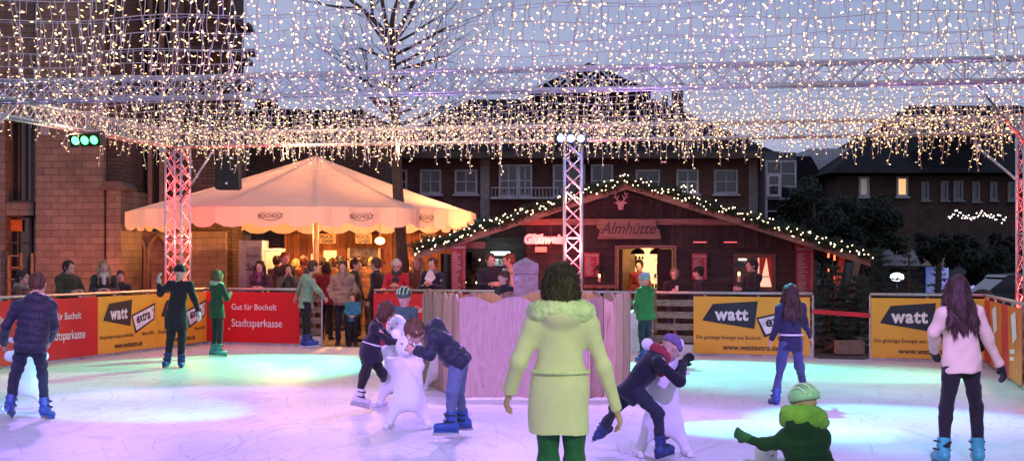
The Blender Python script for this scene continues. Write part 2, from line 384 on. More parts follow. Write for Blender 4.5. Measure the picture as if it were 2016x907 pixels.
    for k in 'ab':
        wr_, d, pn, th = hn[k]
        C.cap(j['s'+k], j['e'+k], .06*s*pf, .049*s*pf, k=.035, rib=(.01*s, .08*s, 0) if puff else None)
        C.cap(j['e'+k], wr_, .049*s*pf, .04*s*pf, k=.03, cut=[(tuple(wr_), tuple(d))], rib=(.01*s, .08*s, 0) if puff else None)
    if hood:
        hb = j['neck']-fr*.09*s; C.ell(hb+ax*.0*s, [tuple(side), tuple(fr), tuple(ax)], (.13*s*hood, .075*s*hood, .085*s*hood), k=.05)
        C.cap(hb-side*.1*s+fr*.06*s, hb+side*.1*s+fr*.06*s, .045*s, k=.04)
    tp = fieldmesh(C, 'coat' if coat > .15 else 'jacket', top, P, wr=wr, wf=12)
    if fur:
        U = Field(vox); c0 = j['neck']+ax*.01*s; pts = [c0+side*(.11*s*(fur[2] if len(fur) > 2 else 1)*math.cos(a))+fr*(.10*s*math.sin(a))+ax*(.02*s*math.sin(-a)) for a in [i*math.pi/5 for i in range(11)]]
        U.chain(pts, [.042*s*fur[1]]*11, k=.02); tf = MB(); rs_ = random.Random(5)
        for i in range(len(pts)-1):
            for t_ in (0, .33, .66): needles(tf, pts[i].lerp(pts[i+1], t_), .036*s*fur[1], int(130*(.012/vox)), .022*s*fur[1]**.5, rs_, 0, .0025)
        fieldmesh(U, 'collar', fur[0], P, wr=.004, wf=40, extra=tf)
    if scarf:
        U = Field(vox); c0 = j['neck']+ax*.01*s
        for dz, rr in ((0, .085), (.035, .078)):
            pts = [c0+ax*dz*s+side*(rr*s*math.cos(a))+fr*((rr+.01)*s*math.sin(a)) for a in [i*math.pi/5 for i in range(11)]]; U.chain(pts, [.032*s]*11, k=.012)
        U.chain([c0+fr*.1*s, c0+fr*.15*s-ax*.15*s], [.035*s, .04*s], k=.02); fieldmesh(U, 'scarf', scarf, P, wr=.004, wf=40)
    if belt:
        bm_ = MB(); c0 = j['pel']+ax*.1*s; n_ = 20
        ring = [c0+side*(.165*s*fat2*math.cos(a))+fr*(.13*s*fat2*math.sin(a)) for a in [2*math.pi*i/n_ for i in range(n_+1)]]
        bm_.tube(ring, .013*s, 6); bm_.build('belt', belt, P, True)
    # --- hair / hat / helmet
    if hair:
        U = Field(max(vox*.8, .009)); ct = [(tuple(hp(0, .062, .03)), tuple(hf*.85-hu*.55))]
        U.ell(hp(0, -.018, .032), AX, (.088*q, .1*q, .098*q), cut=ct if hs != 'back' else None)
        if hs in ('short',): U.ell(hp(0, -.05, -.01), AX, (.08*q, .06*q, .07*q), k=.02)
        if hs == 'bob': U.ell(hp(0, -.035, -.03), AX, (.105*q, .082*q, .105*q), k=.03, cut=[(tuple(hp(0, .03, 0)), tuple(hf))])
        if hs in ('long', 'longback'):
            for sg in (-1, 1): U.chain([hp(sg*.07, -.01, .02), hp(sg*.09, .0, -.1), j['neck']+side*(.1*sg*(1 if side.dot(hr) > 0 else -1))*s+fr*.07*s-ax*.12*s], [.035*q, .035*q, .022*q], k=.02)
            U.chain([hp(0, -.05, 0), hp(0, -.08, -.12), j['neck']-fr*.1*s-ax*.2*s], [.07*q, .075*q, .04*q], k=.03)
        if hs == 'longback':
            for t_ in range(7):
                a = (t_-3)/3.; U.chain([hp(a*.06, -.07, -.05), j['neck']-fr*.10*s+side*(a*.11*s)-ax*.12*s, j['neck']-fr*.12*s+side*(a*.13*s+random.uniform(-.02, .02))-ax*random.uniform(.15, .24)*s], [.035*q, .035*q, .012*q], k=.015)
        if hs == 'bun': U.ell(hp(0, -.1, .05), AX, (.045*q, .045*q, .045*q), k=.01); U.ell(hp(0, -.04, -.02), AX, (.08*q, .06*q, .06*q), k=.02)
        if hs == 'pony': U.ell(hp(0, -.04, -.02), AX, (.08*q, .06*q, .06*q), k=.02); U.chain([hp(0, -.1, .0), hp(0, -.14, -.08), hp(0, -.12, -.2)], [.03*q, .035*q, .015*q], k=.02)
        fieldmesh(U, 'hair', hair, P, wr=.0045, wf=75, az=.18, tufts=(int(2600*(.009/vox)**2), .07 if 'long' in hs or hs == 'bob' else .035, .008))
    if hat:
        U = Field(vox); U.ell(hp(0, -.015, .04), AX, (.094*q, .108*q, .1*q), cut=[(tuple(hp(0, 0, .02)), tuple(-hu))]); U.cap(hp(-.03, .05, .03), hp(.03, .05, .03), .05*q, k=.02, cut=[(tuple(hp(0, 0, .02)), tuple(-hu))]); fieldmesh(U, 'knit_hat', hat, P, wr=.003, wf=60)
    if helmet:
        U = Field(max(vox*.7, .008)); U.ell(hp(0, -.012, .055), AX, (.105*q, .13*q, .105*q), cut=[(tuple(hp(0, 0, .035)), tuple(-hu))])
        for sx in (-.05, 0, .05): U.cap(hp(sx, .1, .13), hp(sx, -.12, .13), .016*q, flat=1, k=.006, sub=True)
        ho = fieldmesh(U, 'helmet', helmet[0], P)
        if len(helmet) > 1:
            sm = MB()
            for sx in (-.074, -.026, .026, .074):
                sm.tube([hp(sx, -.012+.128*math.cos(a)*math.sqrt(max(0, 1-(sx/.105)**2)), .06+.107*math.sin(a)*math.sqrt(max(0, 1-(sx/.105)**2))) for a in [R(15+i*15) for i in range(11)]], .008*q, 5)
            so = sm.build('stripe', helmet[1], P, True); so.parent = ho
    if glasses:
        gm = MB()
        for sg in (-1, 1): gm.tube([hp(sg*.034+.022*math.cos(a), .108, .006+.016*math.sin(a)) for a in [i*math.pi/5 for i in range(11)]], .003*q, 4); gm.tube([hp(sg*.056, .106, .01), hp(sg*.08, .0, .012)], .003, 4)
        gm.build('glasses', RUB, P)
    if glove:
        for k in 'ab':
            U = Field(max(.008, vox*.7)); wr_, d, pn, th = hn[k]; hand(U, wr_, d, pn, th, s, .006); U.cap(wr_-d*.03*s, wr_+d*.03*s, .038*s, .035*s, k=.02); fieldmesh(U, 'glove', glove, P)
    # --- feet
    for k, sg in (('a', -1), ('b', 1)):
        an = j['a'+k]; kn = j['k'+k]; sd = (an-kn).normalized(); fy = (footyaw if footyaw is not None else yaw)+sg*8
        ff = V((math.sin(R(fy)), math.cos(R(fy)), 0)); ff = (ff-sd*ff.dot(sd)); ff.normalize()
        fx = ff.cross(sd).normalized(); so = an+sd*.085*s
        U = Field(max(.008, vox*.75))
        if skates:
            U.cap(an-sd*.09*s, an+sd*.04*s, .062*s, .056*s, k=.03, cut=[(tuple(an-sd*.11*s), tuple(-sd))]); U.cap(so-ff*.04*s-sd*.03*s, so+ff*.15*s-sd*.02*s, .05*s, .042*s, k=.03, cut=[(tuple(so+sd*.012), tuple(sd))])
            if J is None or True:
                U.cap(an-sd*.09*s+ff*.055*s, an-sd*.045*s+ff*.06*s, .012, k=.006); U.cap(an+ff*.07*s+sd*.01*s-fx*.04*s, an+ff*.07*s+sd*.01*s+fx*.04*s, .012*s, k=.005)
            bo = fieldmesh(U, 'skate', skates[0], P)
            bm_ = MB(); rot = Matrix((ff, fx, -sd)).transposed()
            bm_.box(so+sd*.025*s+ff*.05*s, (.27*s, .03*s, .03*s), 0, rot); bm_.box(so+sd*.055*s+ff*.05*s, (.29*s, .006, .035*s), 1, rot)
            for t_ in (-.06, .14): bm_.box(so+sd*.01*s+ff*t_*s, (.05*s, .05*s, .03*s), 0, rot)
            bl = bm_.build('blade', [skates[1], STEEL], P); bl.parent = bo
            st = MB()
            for dd, fo in ((-.07, .062), (.0, .075)):
                st.box(an+sd*dd*s+ff*fo*s*.35, (.11*s, .125*s, .016*s), 0, rot)
            sb_ = st.build('strap', RUB, P); sb_.parent = bo
        elif shoes:
            U.cap(so-ff*.03*s-sd*.035*s, so+ff*.14*s-sd*.03*s, .042*s, .036*s, k=.02, cut=[(tuple(so), tuple(sd))]); U.cap(an, so-sd*.03*s, .045*s, k=.02); fieldmesh(U, 'shoe', RUB, P)
    P['_h'] = [tuple(hn['a'][0]), tuple(hn['b'][0])]
    return P, j
def hand(B, w, d, pn, th, s, e):
    """palm, four unequal bent fingers, thumb leaving the side"""
    kk = .007; c = w+d*.045*s
    B.cap(w, c+d*.03*s-th*.015*s, .023*s+e, .026*s+e, flat=.62, n=pn, k=.015); B.cap(w, c+d*.03*s+th*.015*s, .023*s+e, .026*s+e, flat=.62, n=pn, k=.015)
    for i, (o, ln) in enumerate(((-.031, .062), (-.011, .078), (.011, .084), (.031, .074))):
        k0 = w+d*.085*s+th*o*s; k1 = k0+(d*.85+pn*.5)*ln*.5*s+th*o*.15*s; k2 = k1+(d*.5+pn*.85)*ln*.5*s
        B.chain([k0-d*.01, k1, k2], [.0098*s+e, .009*s+e, .0075*s+e], k=kk)
    t0 = w+d*.03*s+th*.022*s; t1 = t0+(th*.8+d*.55+pn*.3).normalized()*.04*s; t2 = t1+(th*.35+d*.85+pn*.45).normalized()*.032*s
    B.chain([t0, t1, t2], [.013*s+e, .0108*s+e, .009*s+e], k=kk)
# ================================================================ people on the ice
navy = cloth('navy_nylon', (.009, .01, .03), .5); navy2 = cloth('dark_navy_cloth', (.008, .009, .022)); blk = cloth('black_cloth', (.012, .012, .014)); denim = cloth('blue_denim', (.1, .13, .24)); ddenim = cloth('dark_denim', (.016, .021, .042))
bluesk = (mat('blue_skate_shell', (.03, .08, .3), .35, sc=4, var=.15), mat('blue_skate_sole', (.03, .08, .3), .4))
whsk = (mat('white_skate_shell', (.6, .6, .65), .35), mat('pale_skate_sole', (.5, .5, .55), .4)); tealsk = (mat('teal_skate_shell', (.05, .35, .36), .35), mat('teal_skate_sole', (.04, .25, .27), .4))
cream = cloth('cream_wool', (.6, .5, .33)); limecoat = mat('pale_yellow_wool', (.74, .68, .44), .85, sc=5, var=.08, bump=.3, bsc=90, sheen=.2); limefur = cloth('pale_lime_fleece', (.74, .82, .46))
SKT = []
def P_(*a, **k): p = person(*a, **k); SKT.append(p); return p
G_ = 'skaters out on the ice'
P_('boy in navy puffer jacket and cream scarf, seen from behind by the left red banner', 62, 15.65, 1.56, yaw=6, vox=.011, hair=BRN, hs='back', top=navy, low=ddenim, puff=1, scarf=cream, skates=bluesk, fem=0, hood=.8, group=G_, fat=1.08,
   J=dict(head=(76, 559, .05), neck=(72, 588, 0), pel=(61, 676, -.05), sa=(36, 603), sb=(100, 602), ea=(12, 640, -.05), eb=(106, 640, .1), wa=(8, 676, .25), wb=(98, 672, .3), ha=(45, 688), hb=(76, 688), ka=(30, 738, .12), kb=(84, 738, .12), aa=(20, 794, 0), ab=(88, 800, 0)), footyaw=5)
P_('slim skater all in black with one gloved arm raised, gliding before the yellow banners', 344, 23.3, 1.72, yaw=175, vox=.013, hair=None, hs='short', top=blk, low=blk, hat=blk, skates=(mat('dark_blue_skate', (.02, .06, .22), .4), mat('navy_sole', (.02, .04, .12), .5)), glove=cloth('pale_glove', (.5, .4, .4)), coat=.18, group=G_,
   J=dict(head=(354, 537), neck=(353, 556), pel=(347, 626), sb=(335, 560), sa=(373, 561), eb=(316, 577), wb=(313, 556), ea=(383, 590), wa=(391, 615, -.1), hb=(340, 630), ha=(357, 630), kb=(336, 668), ka=(358, 668), ab=(330, 706), aa=(357, 709)))
P_('light haired girl in dark green parka with pale fur collar near the rink corner', 427, 25.7, 1.5, yaw=45, vox=.013, hair=hairmat('mousy', (.14, .1, .05)), hs='bob', top=cloth('bottle_green_parka', (.012, .05, .02)), low=blk, coat=.2, skates=(mat('green_skate', (.04, .2, .2), .4), mat('green_sole', (.03, .12, .12), .5)), fur=(cloth('pale_fur', (.35, .4, .3)), 1.0), pose='cup', group=G_, hv=1)
P_('young woman in sage hooded top and black trousers leaning on the rail beside the gap', 605, 28.55, 1.7, yaw=60, vox=.013, hair=BRN, hs='pony', top=cloth('sage_fleece', (.22, .36, .24)), low=blk, skates=bluesk, hood=.85, group=G_,
   J=dict(head=(617, 526), neck=(608, 545), pel=(602, 596), sa=(596, 551, .1), sb=(613, 553, -.15), ea=(588, 570, .2), wa=(583, 584, .35), eb=(627, 573, -.2), wb=(638, 586, -.1), ka=(602, 632, .1), kb=(606, 632, -.1), aa=(600, 668, .1), ab=(609, 668, -.1)), hyaw=65, footyaw=85)
P_('girl in dark navy coat with pale belt and white skates leaning onto a skating aid', 735, 16.55, 1.42, yaw=78, vox=.011, hair=BRN, hs='bob', top=navy2, low=blk, coat=.2, belt=whsk[0], skates=whsk, group=G_, tilt=-28,
   J=dict(head=(762, 612, -.05), neck=(744, 634, 0), pel=(729, 690, 0), sa=(742, 644, .15), sb=(738, 645, -.15), ea=(765, 664, .15), wa=(790, 672, .12), eb=(764, 672, -.15), wb=(790, 676, -.1), ka=(752, 735, .15), kb=(717, 738, -.08), aa=(766, 766, 1.2), ab=(707, 778, -.05)), hem=(733, 713, .95), footyaw=75)
P_('boy in navy quilted jacket and light blue jeans bending over a white skating aid', 900, 13.9, 1.55, yaw=272, vox=.009, hair=hairmat('chestnut', (.13, .06, .03)), hs='short', top=navy, low=denim, puff=1, hood=.95, skates=bluesk, fem=0, group=G_, tilt=-50, hyaw=262,
   J=dict(head=(817, 652, 0), neck=(849, 650, 0), pel=(899, 706, 0), sa=(854, 662, -.17), sb=(858, 662, .17), ea=(846, 697, -.22), wa=(818, 689, -.14), eb=(844, 694, .2), wb=(818, 686, .12), ha=(902, 712, -.08), hb=(906, 712, .08), ka=(890, 770, -.1), kb=(905, 768, .12), aa=(888, 828, -.08), ab=(912, 822, .25)), footyaw=268)
P_('small child in striped green cycle helmet and grey-green jacket behind the white skating aids', 797, 18.6, 1.27, yaw=195, vox=.012, hair=None, top=cloth('teal_grey_jacket', (.05, .12, .11)), low=blk, helmet=(mat('dark_green_helmet', (.05, .12, .05), .3), mat('lime_stripe', (.5, .85, .45), .3)), skates=bluesk, pose='front', group=G_, tilt=-15, kidhead=1.2)
P_('woman in long pale lime coat with thick fleece hood, seen from behind', 1105, 8.95, 1.72, yaw=4, vox=.009, hair=hairmat('deep_brown', (.05, .028, .014)), hs='bob', top=limecoat, low=cloth('dark_green_trousers', (.02, .12, .06)), coat=.4, fur=(limefur, 1.6, 1.35), hood=1.0, skates=bluesk, group=G_, fat=1.05, kidhead=1.08, hem=(1100, 853, .95), belt=limefur, wr=.0042,
   J=dict(head=(1105, 562, 0), neck=(1105, 618, 0), pel=(1103, 762, 0), sa=(1052, 640), sb=(1158, 640), ea=(1022, 712, -.02), wa=(1003, 772, .08), eb=(1187, 722, .0), wb=(1214, 806, .08), ka=(1080, 905, 0), kb=(1131, 905, 0), aa=(1080, 1022, -.02), ab=(1133, 1022, -.02)))
P_('boy in green jacket with pale helmet skating past the corner of the wooden box', 1270, 24.2, 1.42, yaw=318, vox=.013, hair=None, helmet=(mat('pale_helmet', (.25, .4, .3), .3), mat('blue_stripe', (.3, .3, .8), .4)), top=cloth('bright_green_jacket', (.02, .17, .04)), low=cloth('teal_trousers', (.012, .025, .035)), skates=bluesk, hood=.8, fem=0, group=G_, fat=1.35, pose='front')
P_('boy in dark jacket, red scarf and violet knit hat lunging onto a skating aid', 1270, 12.5, 1.45, yaw=62, vox=.009, hair=None, hat=cloth('violet_knit', (.2, .13, .3)), top=cloth('black_blue_jacket', (.007, .008, .02)), low=ddenim, scarf=cloth('red_scarf', (.35, .03, .05)), glove=blk, skates=(mat('navy_skate_shell', (.02, .04, .16), .4), mat('navy_skate_sole', (.02, .03, .1), .5)), fem=0, group=G_, tilt=-35,
   J=dict(head=(1321, 684, .1), neck=(1298, 696, .05), pel=(1243, 764, 0), sa=(1296, 706, .2), sb=(1300, 712, -.15), ea=(1330, 735, .3), wa=(1345, 715, .42), eb=(1338, 752, -.1), wb=(1345, 724, .12), ha=(1240, 772, .1), hb=(1256, 776, -.08), ka=(1213, 800, .08), kb=(1295, 812, -.12), aa=(1186, 846, .3), ab=(1301, 876, -.1)), footyaw=40)
P_('long haired girl in violet blue jacket and blue jeans skating towards the yellow banner', 1556, 17.3, 1.46, yaw=352, vox=.011, hair=DBR, hs='longback', top=cloth('indigo_jacket', (.014, .013, .05)), low=cloth('bright_denim', (.045, .06, .17)), skates=bluesk, group=G_, belt=whsk[0],
   J=dict(head=(1556, 577, 0), neck=(1557, 600), pel=(1557, 672), ea=(1530, 640), wa=(1518, 668, .1), eb=(1584, 635), wb=(1596, 665, .1), ka=(1536, 722, .05), kb=(1573, 720, .05), aa=(1528, 779, 0), ab=(1586, 772, .5)))
P_('small child in dark green jacket, lime fur hood and helmet reaching one arm out', 1585, 8.5, 1.14, yaw=325, vox=.0085, hair=None, helmet=(mat('mint_helmet', (.35, .6, .4), .3), mat('white_stripe', (.75, .8, .75), .3)), top=cloth('forest_green_jacket', (.008, .05, .016)), low=cloth('lime_trousers', (.3, .5, .15)), fur=(cloth('lime_fur', (.22, .42, .06)), 2.5, 1.05), hood=1.4, tilt=-12, glove=cloth('green_black_glove', (.03, .12, .05)), skates=bluesk, group=G_, puff=1, kidhead=1.13, fat=1.15,
   J=dict(head=(1583, 798, 0), neck=(1583, 826, 0), pel=(1588, 985, 0), sa=(1545, 862, 0), sb=(1620, 868, 0), ea=(1505, 876, .05), wa=(1472, 862, .1), eb=(1632, 930, 0), wb=(1634, 970, .12), ka=(1570, 1040, 0), kb=(1605, 1040, 0), aa=(1570, 1095, 0), ab=(1606, 1095, 0)))
P_('young woman in cream sweater and black leggings with teal skates, arms out', 1893, 12.0, 1.62, yaw=358, vox=.009, hair=hairmat('dark_chestnut', (.05, .022, .016)), hs='longback', top=mat('cream_sweater', (.74, .6, .42), .9, sc=12, var=.06, bump=.2, bsc=80), low=blk, glove=blk, skates=tealsk, group=G_, fat=1.02,
   J=dict(head=(1884, 571, 0), neck=(1887, 603, 0), pel=(1894, 706, 0), sa=(1857, 618), sb=(1919, 616), ea=(1838, 652, .05), wa=(1838, 690, .28), eb=(1944, 664, .02), wb=(1969, 718, .05), ha=(1876, 722), hb=(1911, 722), ka=(1863, 800, .02), kb=(1921, 800, .02), aa=(1857, 884, 0), ab=(1925, 884, 0)))
P_('child with mousy hair peeping over the wooden box beside the stone pillar', 994, 22.4, 1.5, yaw=230, vox=.014, hair=BRN, hs='short', top=blk, low=blk, skates=bluesk, pose='front', group=G_)
# ================================================================ people behind the barrier
K_ = 'onlookers behind the barrier'
def crowd(label, px, D, top_y, **k):
    h = Z(top_y, D)+.02; k.setdefault('vox', .014); k.setdefault('group', K_); k.setdefault('low', k.pop('lowc', ddenim)); k.setdefault('stand', -.02)
    person(label, px, D, max(.9, h/1.0), **k)
C_ = cloth
crowd('woman with glasses and grey fur collar at the far left end of the rail', 42, 24.1, 533, yaw=100, hair=DBR, hs='pony', top=C_('brown_jacket', (.1, .06, .04)), fur=(C_('grey_fur', (.25, .2, .16)), 1), pose='rail', glasses=True)
crowd('man with short dark hair in olive hooded jacket before the stone wall', 134, 26.2, 513, yaw=135, hair=DBR, top=C_('olive_jacket', (.035, .045, .02)), hood=1.0, pose='rail', fem=0, fat=1.15, hyaw=120)
crowd('young woman with long fair hair and white scarf above the yellow banner', 205, 27.6, 513, yaw=165, hair=BLD, hs='long', top=C_('dark_olive', (.03, .04, .025)), scarf=C_('white_scarf', (.6, .52, .45)), pose='rail')
crowd('young girl with tied brown hair beside the white-scarfed woman', 238, 28.2, 533, yaw=175, hair=BRN, hs='pony', top=C_('charcoal', (.04, .035, .03)), pose='rail')
crowd('woman with long black hair and purple scarf resting both arms on the rail', 512, 30.4, 514, yaw=178, hair=BLK, hs='long', top=C_('plum_coat', (.08, .03, .05)), scarf=C_('purple_scarf', (.2, .06, .13)), pose='rail')
crowd('person with auburn hair in dark coat behind the two women at the rail', 560, 32.2, 497, yaw=150, hair=RED_H, hs='short', top=C_('dark_coat', (.04, .03, .025)), coat=.25)
crowd('dark haired woman in grey-green top holding one hand to her face', 568, 30.6, 520, yaw=170, hair=BLK, hs='long', top=C_('grey_green_top', (.09, .1, .07)), pose='face')
for i, (px, D, y, hc, c, lb) in enumerate(((598, 34.2, 505, RED_H, (.2, .07, .03), 'person with auburn hair queuing at the stall, just left of the parasol pole'), (633, 35.2, 505, DBR, (.05, .03, .03), 'person with short dark hair queuing at the stall, right of the parasol pole'), (655, 34.4, 508, BRN, (.22, .1, .05), 'person in tan jacket queuing under the hanging signs'), (582, 35.5, 510, BLD, (.3, .15, .08), 'fair haired person in orange-brown coat at the back of the queue'), (618, 33.4, 512, BRN, (.12, .05, .03), 'person in dark brown jacket in the queue directly behind the parasol pole'), (668, 36, 503, BLK, (.04, .03, .03), 'black haired person in black coat at the front of the queue'), (716, 33.5, 506, DBR, (.16, .08, .05), 'person in brown coat waiting by the cream counter frame'), (730, 35.5, 509, BLD, (.25, .12, .06), 'fair haired person in tan coat close to the stall counter'), (812, 33.8, 507, RED_H, (.3, .1, .05), 'red haired person in rust jacket between tree trunk and drinks board'), (545, 34.0, 503, BLK, (.05, .04, .04), 'black haired person in grey coat before the pale cupboard'))):
    crowd(lb, px, D, y, yaw=(5+i*37)%70-30, hair=hc, hs='short', top=C_('queue_coat_%s' % 'abcdefghijkl'[i], c), pose='front')
crowd('woman in dark red jacket seen from behind next to the beige jacket woman', 643, 31.8, 516, yaw=15, hair=DBR, hs='bob', top=C_('dark_red_jacket', (.22, .02, .03)), coat=.15, lowc=blk)
crowd('woman with short hair in beige quilted jacket and dark jeans standing in the barrier gap', 675, 29.9, 514, yaw=178, hair=BRN, hs='short', top=C_('beige_quilt', (.36, .24, .17)), puff=1, scarf=C_('taupe_scarf', (.3, .2, .15)), pose='pocket', fat=1.1, vox=.012)
crowd('small boy in teal and navy jacket with clasped hands standing in the barrier gap', 694, 29.2, 578, yaw=180, hair=RED_H, hs='short', top=C_('teal_jacket', (.03, .2, .27)), lowc=blk, pose='front', kidhead=1.28, vox=.011, fem=0)
crowd('man in black coat turned sideways behind the beige jacket woman', 698, 31.0, 510, yaw=110, hair=DBR, top=C_('black_coat', (.02, .018, .018)), coat=.3, fem=0, lowc=blk)
crowd('man with brown hair in long dark coat next to the woman in red', 742, 30.0, 508, yaw=285, hair=BRN, top=C_('charcoal_coat', (.025, .022, .022)), coat=.35, fem=0, lowc=blk, hyaw=290)
crowd('elderly woman with white hair in bright red fleece holding a phone over the rail', 781, 29.4, 511, yaw=182, hair=GRY, hs='short', top=C_('bright_red_fleece', (.5, .02, .03)), scarf=C_('dark_scarf', (.04, .03, .03)), pose='phone', glasses=True, fat=1.12, tilt=-12)
crowd('girl with orange-lit fair hair and dark coat behind the rail, right of the tree trunk', 824, 30.8, 506, yaw=200, hair=BLD, hs='long', top=C_('rust_coat', (.14, .04, .03)))
crowd('woman in navy coat and grey knitted scarf holding a paper cone at the rail', 852, 29.4, 508, yaw=195, hair=BRN, hs='bun', top=C_('navy_coat', (.02, .025, .05)), scarf=C_('grey_knit', (.18, .17, .16)), pose='cup')
crowd('man with receding hair in black softshell jacket beside the drinks counter', 965, 29.0, 499, yaw=165, hair=BRN, top=C_('black_softshell', (.012, .013, .022)), fem=0, fat=1.15, pose='rail')
crowd('man in peach jacket turned towards the drinks counter, left of the stone pillar', 1004, 29.3, 499, yaw=260, hair=RED_H, top=C_('peach_jacket', (.5, .3, .22)), fem=0)
crowd('stall keeper in red jumper standing inside the lit hut doorway', 1259, 33.6, 512, yaw=200, hair=BLK, top=C_('red_jumper', (.28, .03, .03)))
crowd('woman with curly fair hair drinking from a cup at the rail below the hut door', 1328, 28.9, 528, yaw=185, hair=BLD, hs='short', top=C_('black_cardigan', (.02, .015, .015)), pose='cup')
crowd('woman with dark tied hair in black jacket looking down beside the curly haired woman', 1377, 28.6, 526, yaw=255, hair=BLK, hs='bun', top=C_('black_jacket', (.015, .015, .018)), pose='front', tilt=-20)
crowd('young man with dark hair in black jacket looking left by the hut window', 1483, 28.2, 511, yaw=245, hair=DBR, top=C_('black_wool', (.015, .014, .016)), fem=0, pose='rail', hyaw=255)
# ================================================================ skating aids
PLW = mat('white_plastic', (.78, .76, .8), .45, sc=3, var=.05, bump=.03)
def aid(label, px, D, kind, yaw=0, sc=1.0):
    f = V((math.sin(R(yaw)), math.cos(R(yaw)), 0)); r = V((math.cos(R(yaw)), -math.sin(R(yaw)), 0)); b = V((X(px, D), D, 0)); P = thing('skating_aid', label, 'skating aid', b, 'white figure skating aids')
    U = Field(.009); q = lambda x, y, z: b+r*(x*sc)+f*(y*sc)+V((0, 0, z*sc)); ax = [tuple(r), tuple(f), (0, 0, 1)]
    flo = [(tuple(b), (0, 0, -1))]
    U.cap(q(0, 0, .3), q(0, 0, .64), .165*sc, .14*sc, flat=.6, n=f, k=.04)                    # trunk
    for sx in (-1, 1): U.cap(q(sx*.09, 0, .3), q(sx*.21, 0, .0), .085*sc, .06*sc, flat=.55, n=f, k=.05, cut=flo); U.cap(q(sx*.22, -.12, .02), q(sx*.22, .14, .02), .035*sc, k=.04, cut=flo)
    U.cap(q(0, -.3, .0), q(0, .3, .0), .17*sc, k=.03, sub=True, cut=None)
    if kind == 'bear':
        U.ell(q(0, 0, .86), ax, (.145*sc, .11*sc, .135*sc), k=.03); U.ell(q(0, -.12, .82), ax, (.06*sc, .06*sc, .05*sc), k=.02)
        for sx in (-1, 1): U.ell(q(sx*.14, 0, 1.0), ax, (.055*sc, .03*sc, .055*sc), k=.02)
        U.cap(q(-.12, 0, .66), q(.12, 0, .66), .05*sc, k=.04); U.cap(q(-.23, -.02, .74), q(.23, -.02, .74), .017*sc, k=.01)
    else:
        U.ell(q(0, 0, .9), ax, (.12*sc, .12*sc, .15*sc), k=.05); U.cap(q(-.2, 0, .62), q(.2, 0, .62), .06*sc, k=.06); U.cap(q(-.17, .02, .8), q(-.27, -.05, .84), .022, k=.02); U.cap(q(.17, .02, .8), q(.27, -.05, .84), .022, k=.02); U.cap(q(-.17, 0, .8), q(.17, 0, .8), .03, k=.02)
    fieldmesh(U, 'body', PLW, P)
    n = MB(); n.ball(q(0, -.175 if kind == 'bear' else -.135, .84 if kind == 'bear' else .9), .012*sc, 0, 8, 6)
    for sx in (-1, 1): n.ball(q(sx*.055, -.105, .9 if kind == 'bear' else .95), .011*sc, 0, 6, 4)
    n.build('face', mat('dark_print', (.03, .02, .03), .5) if kind == 'bear' else mat('red_print', (.5, .05, .03), .5), P)
    return P
aid('white plastic bear skating aid in the middle of the ice between the two leaning children', 805, 14.9, 'bear', 8, .98)
aid('white plastic seal skating aid just behind the bear, under the navy coat girl', 781, 17.0, 'seal', 20, 1.05)
aid('white plastic bear skating aid standing against the wooden box', 862, 19.3, 'bear', -12, .75)
aid('white plastic seal skating aid between the legs of the navy puffer boy', 52, 16.6, 'seal', 4, 1.02)
aid('white plastic bear skating aid under the lunging boy in the violet hat', 1305, 12.75, 'bear', -6, 1.0)
aid('white plastic skating aid beyond the right end of the wooden box', 1249, 24.9, 'seal', 10, .85)
aid('pale skating aid held by the small child at the bottom edge', 1508, 8.9, 'seal', -20, .6)
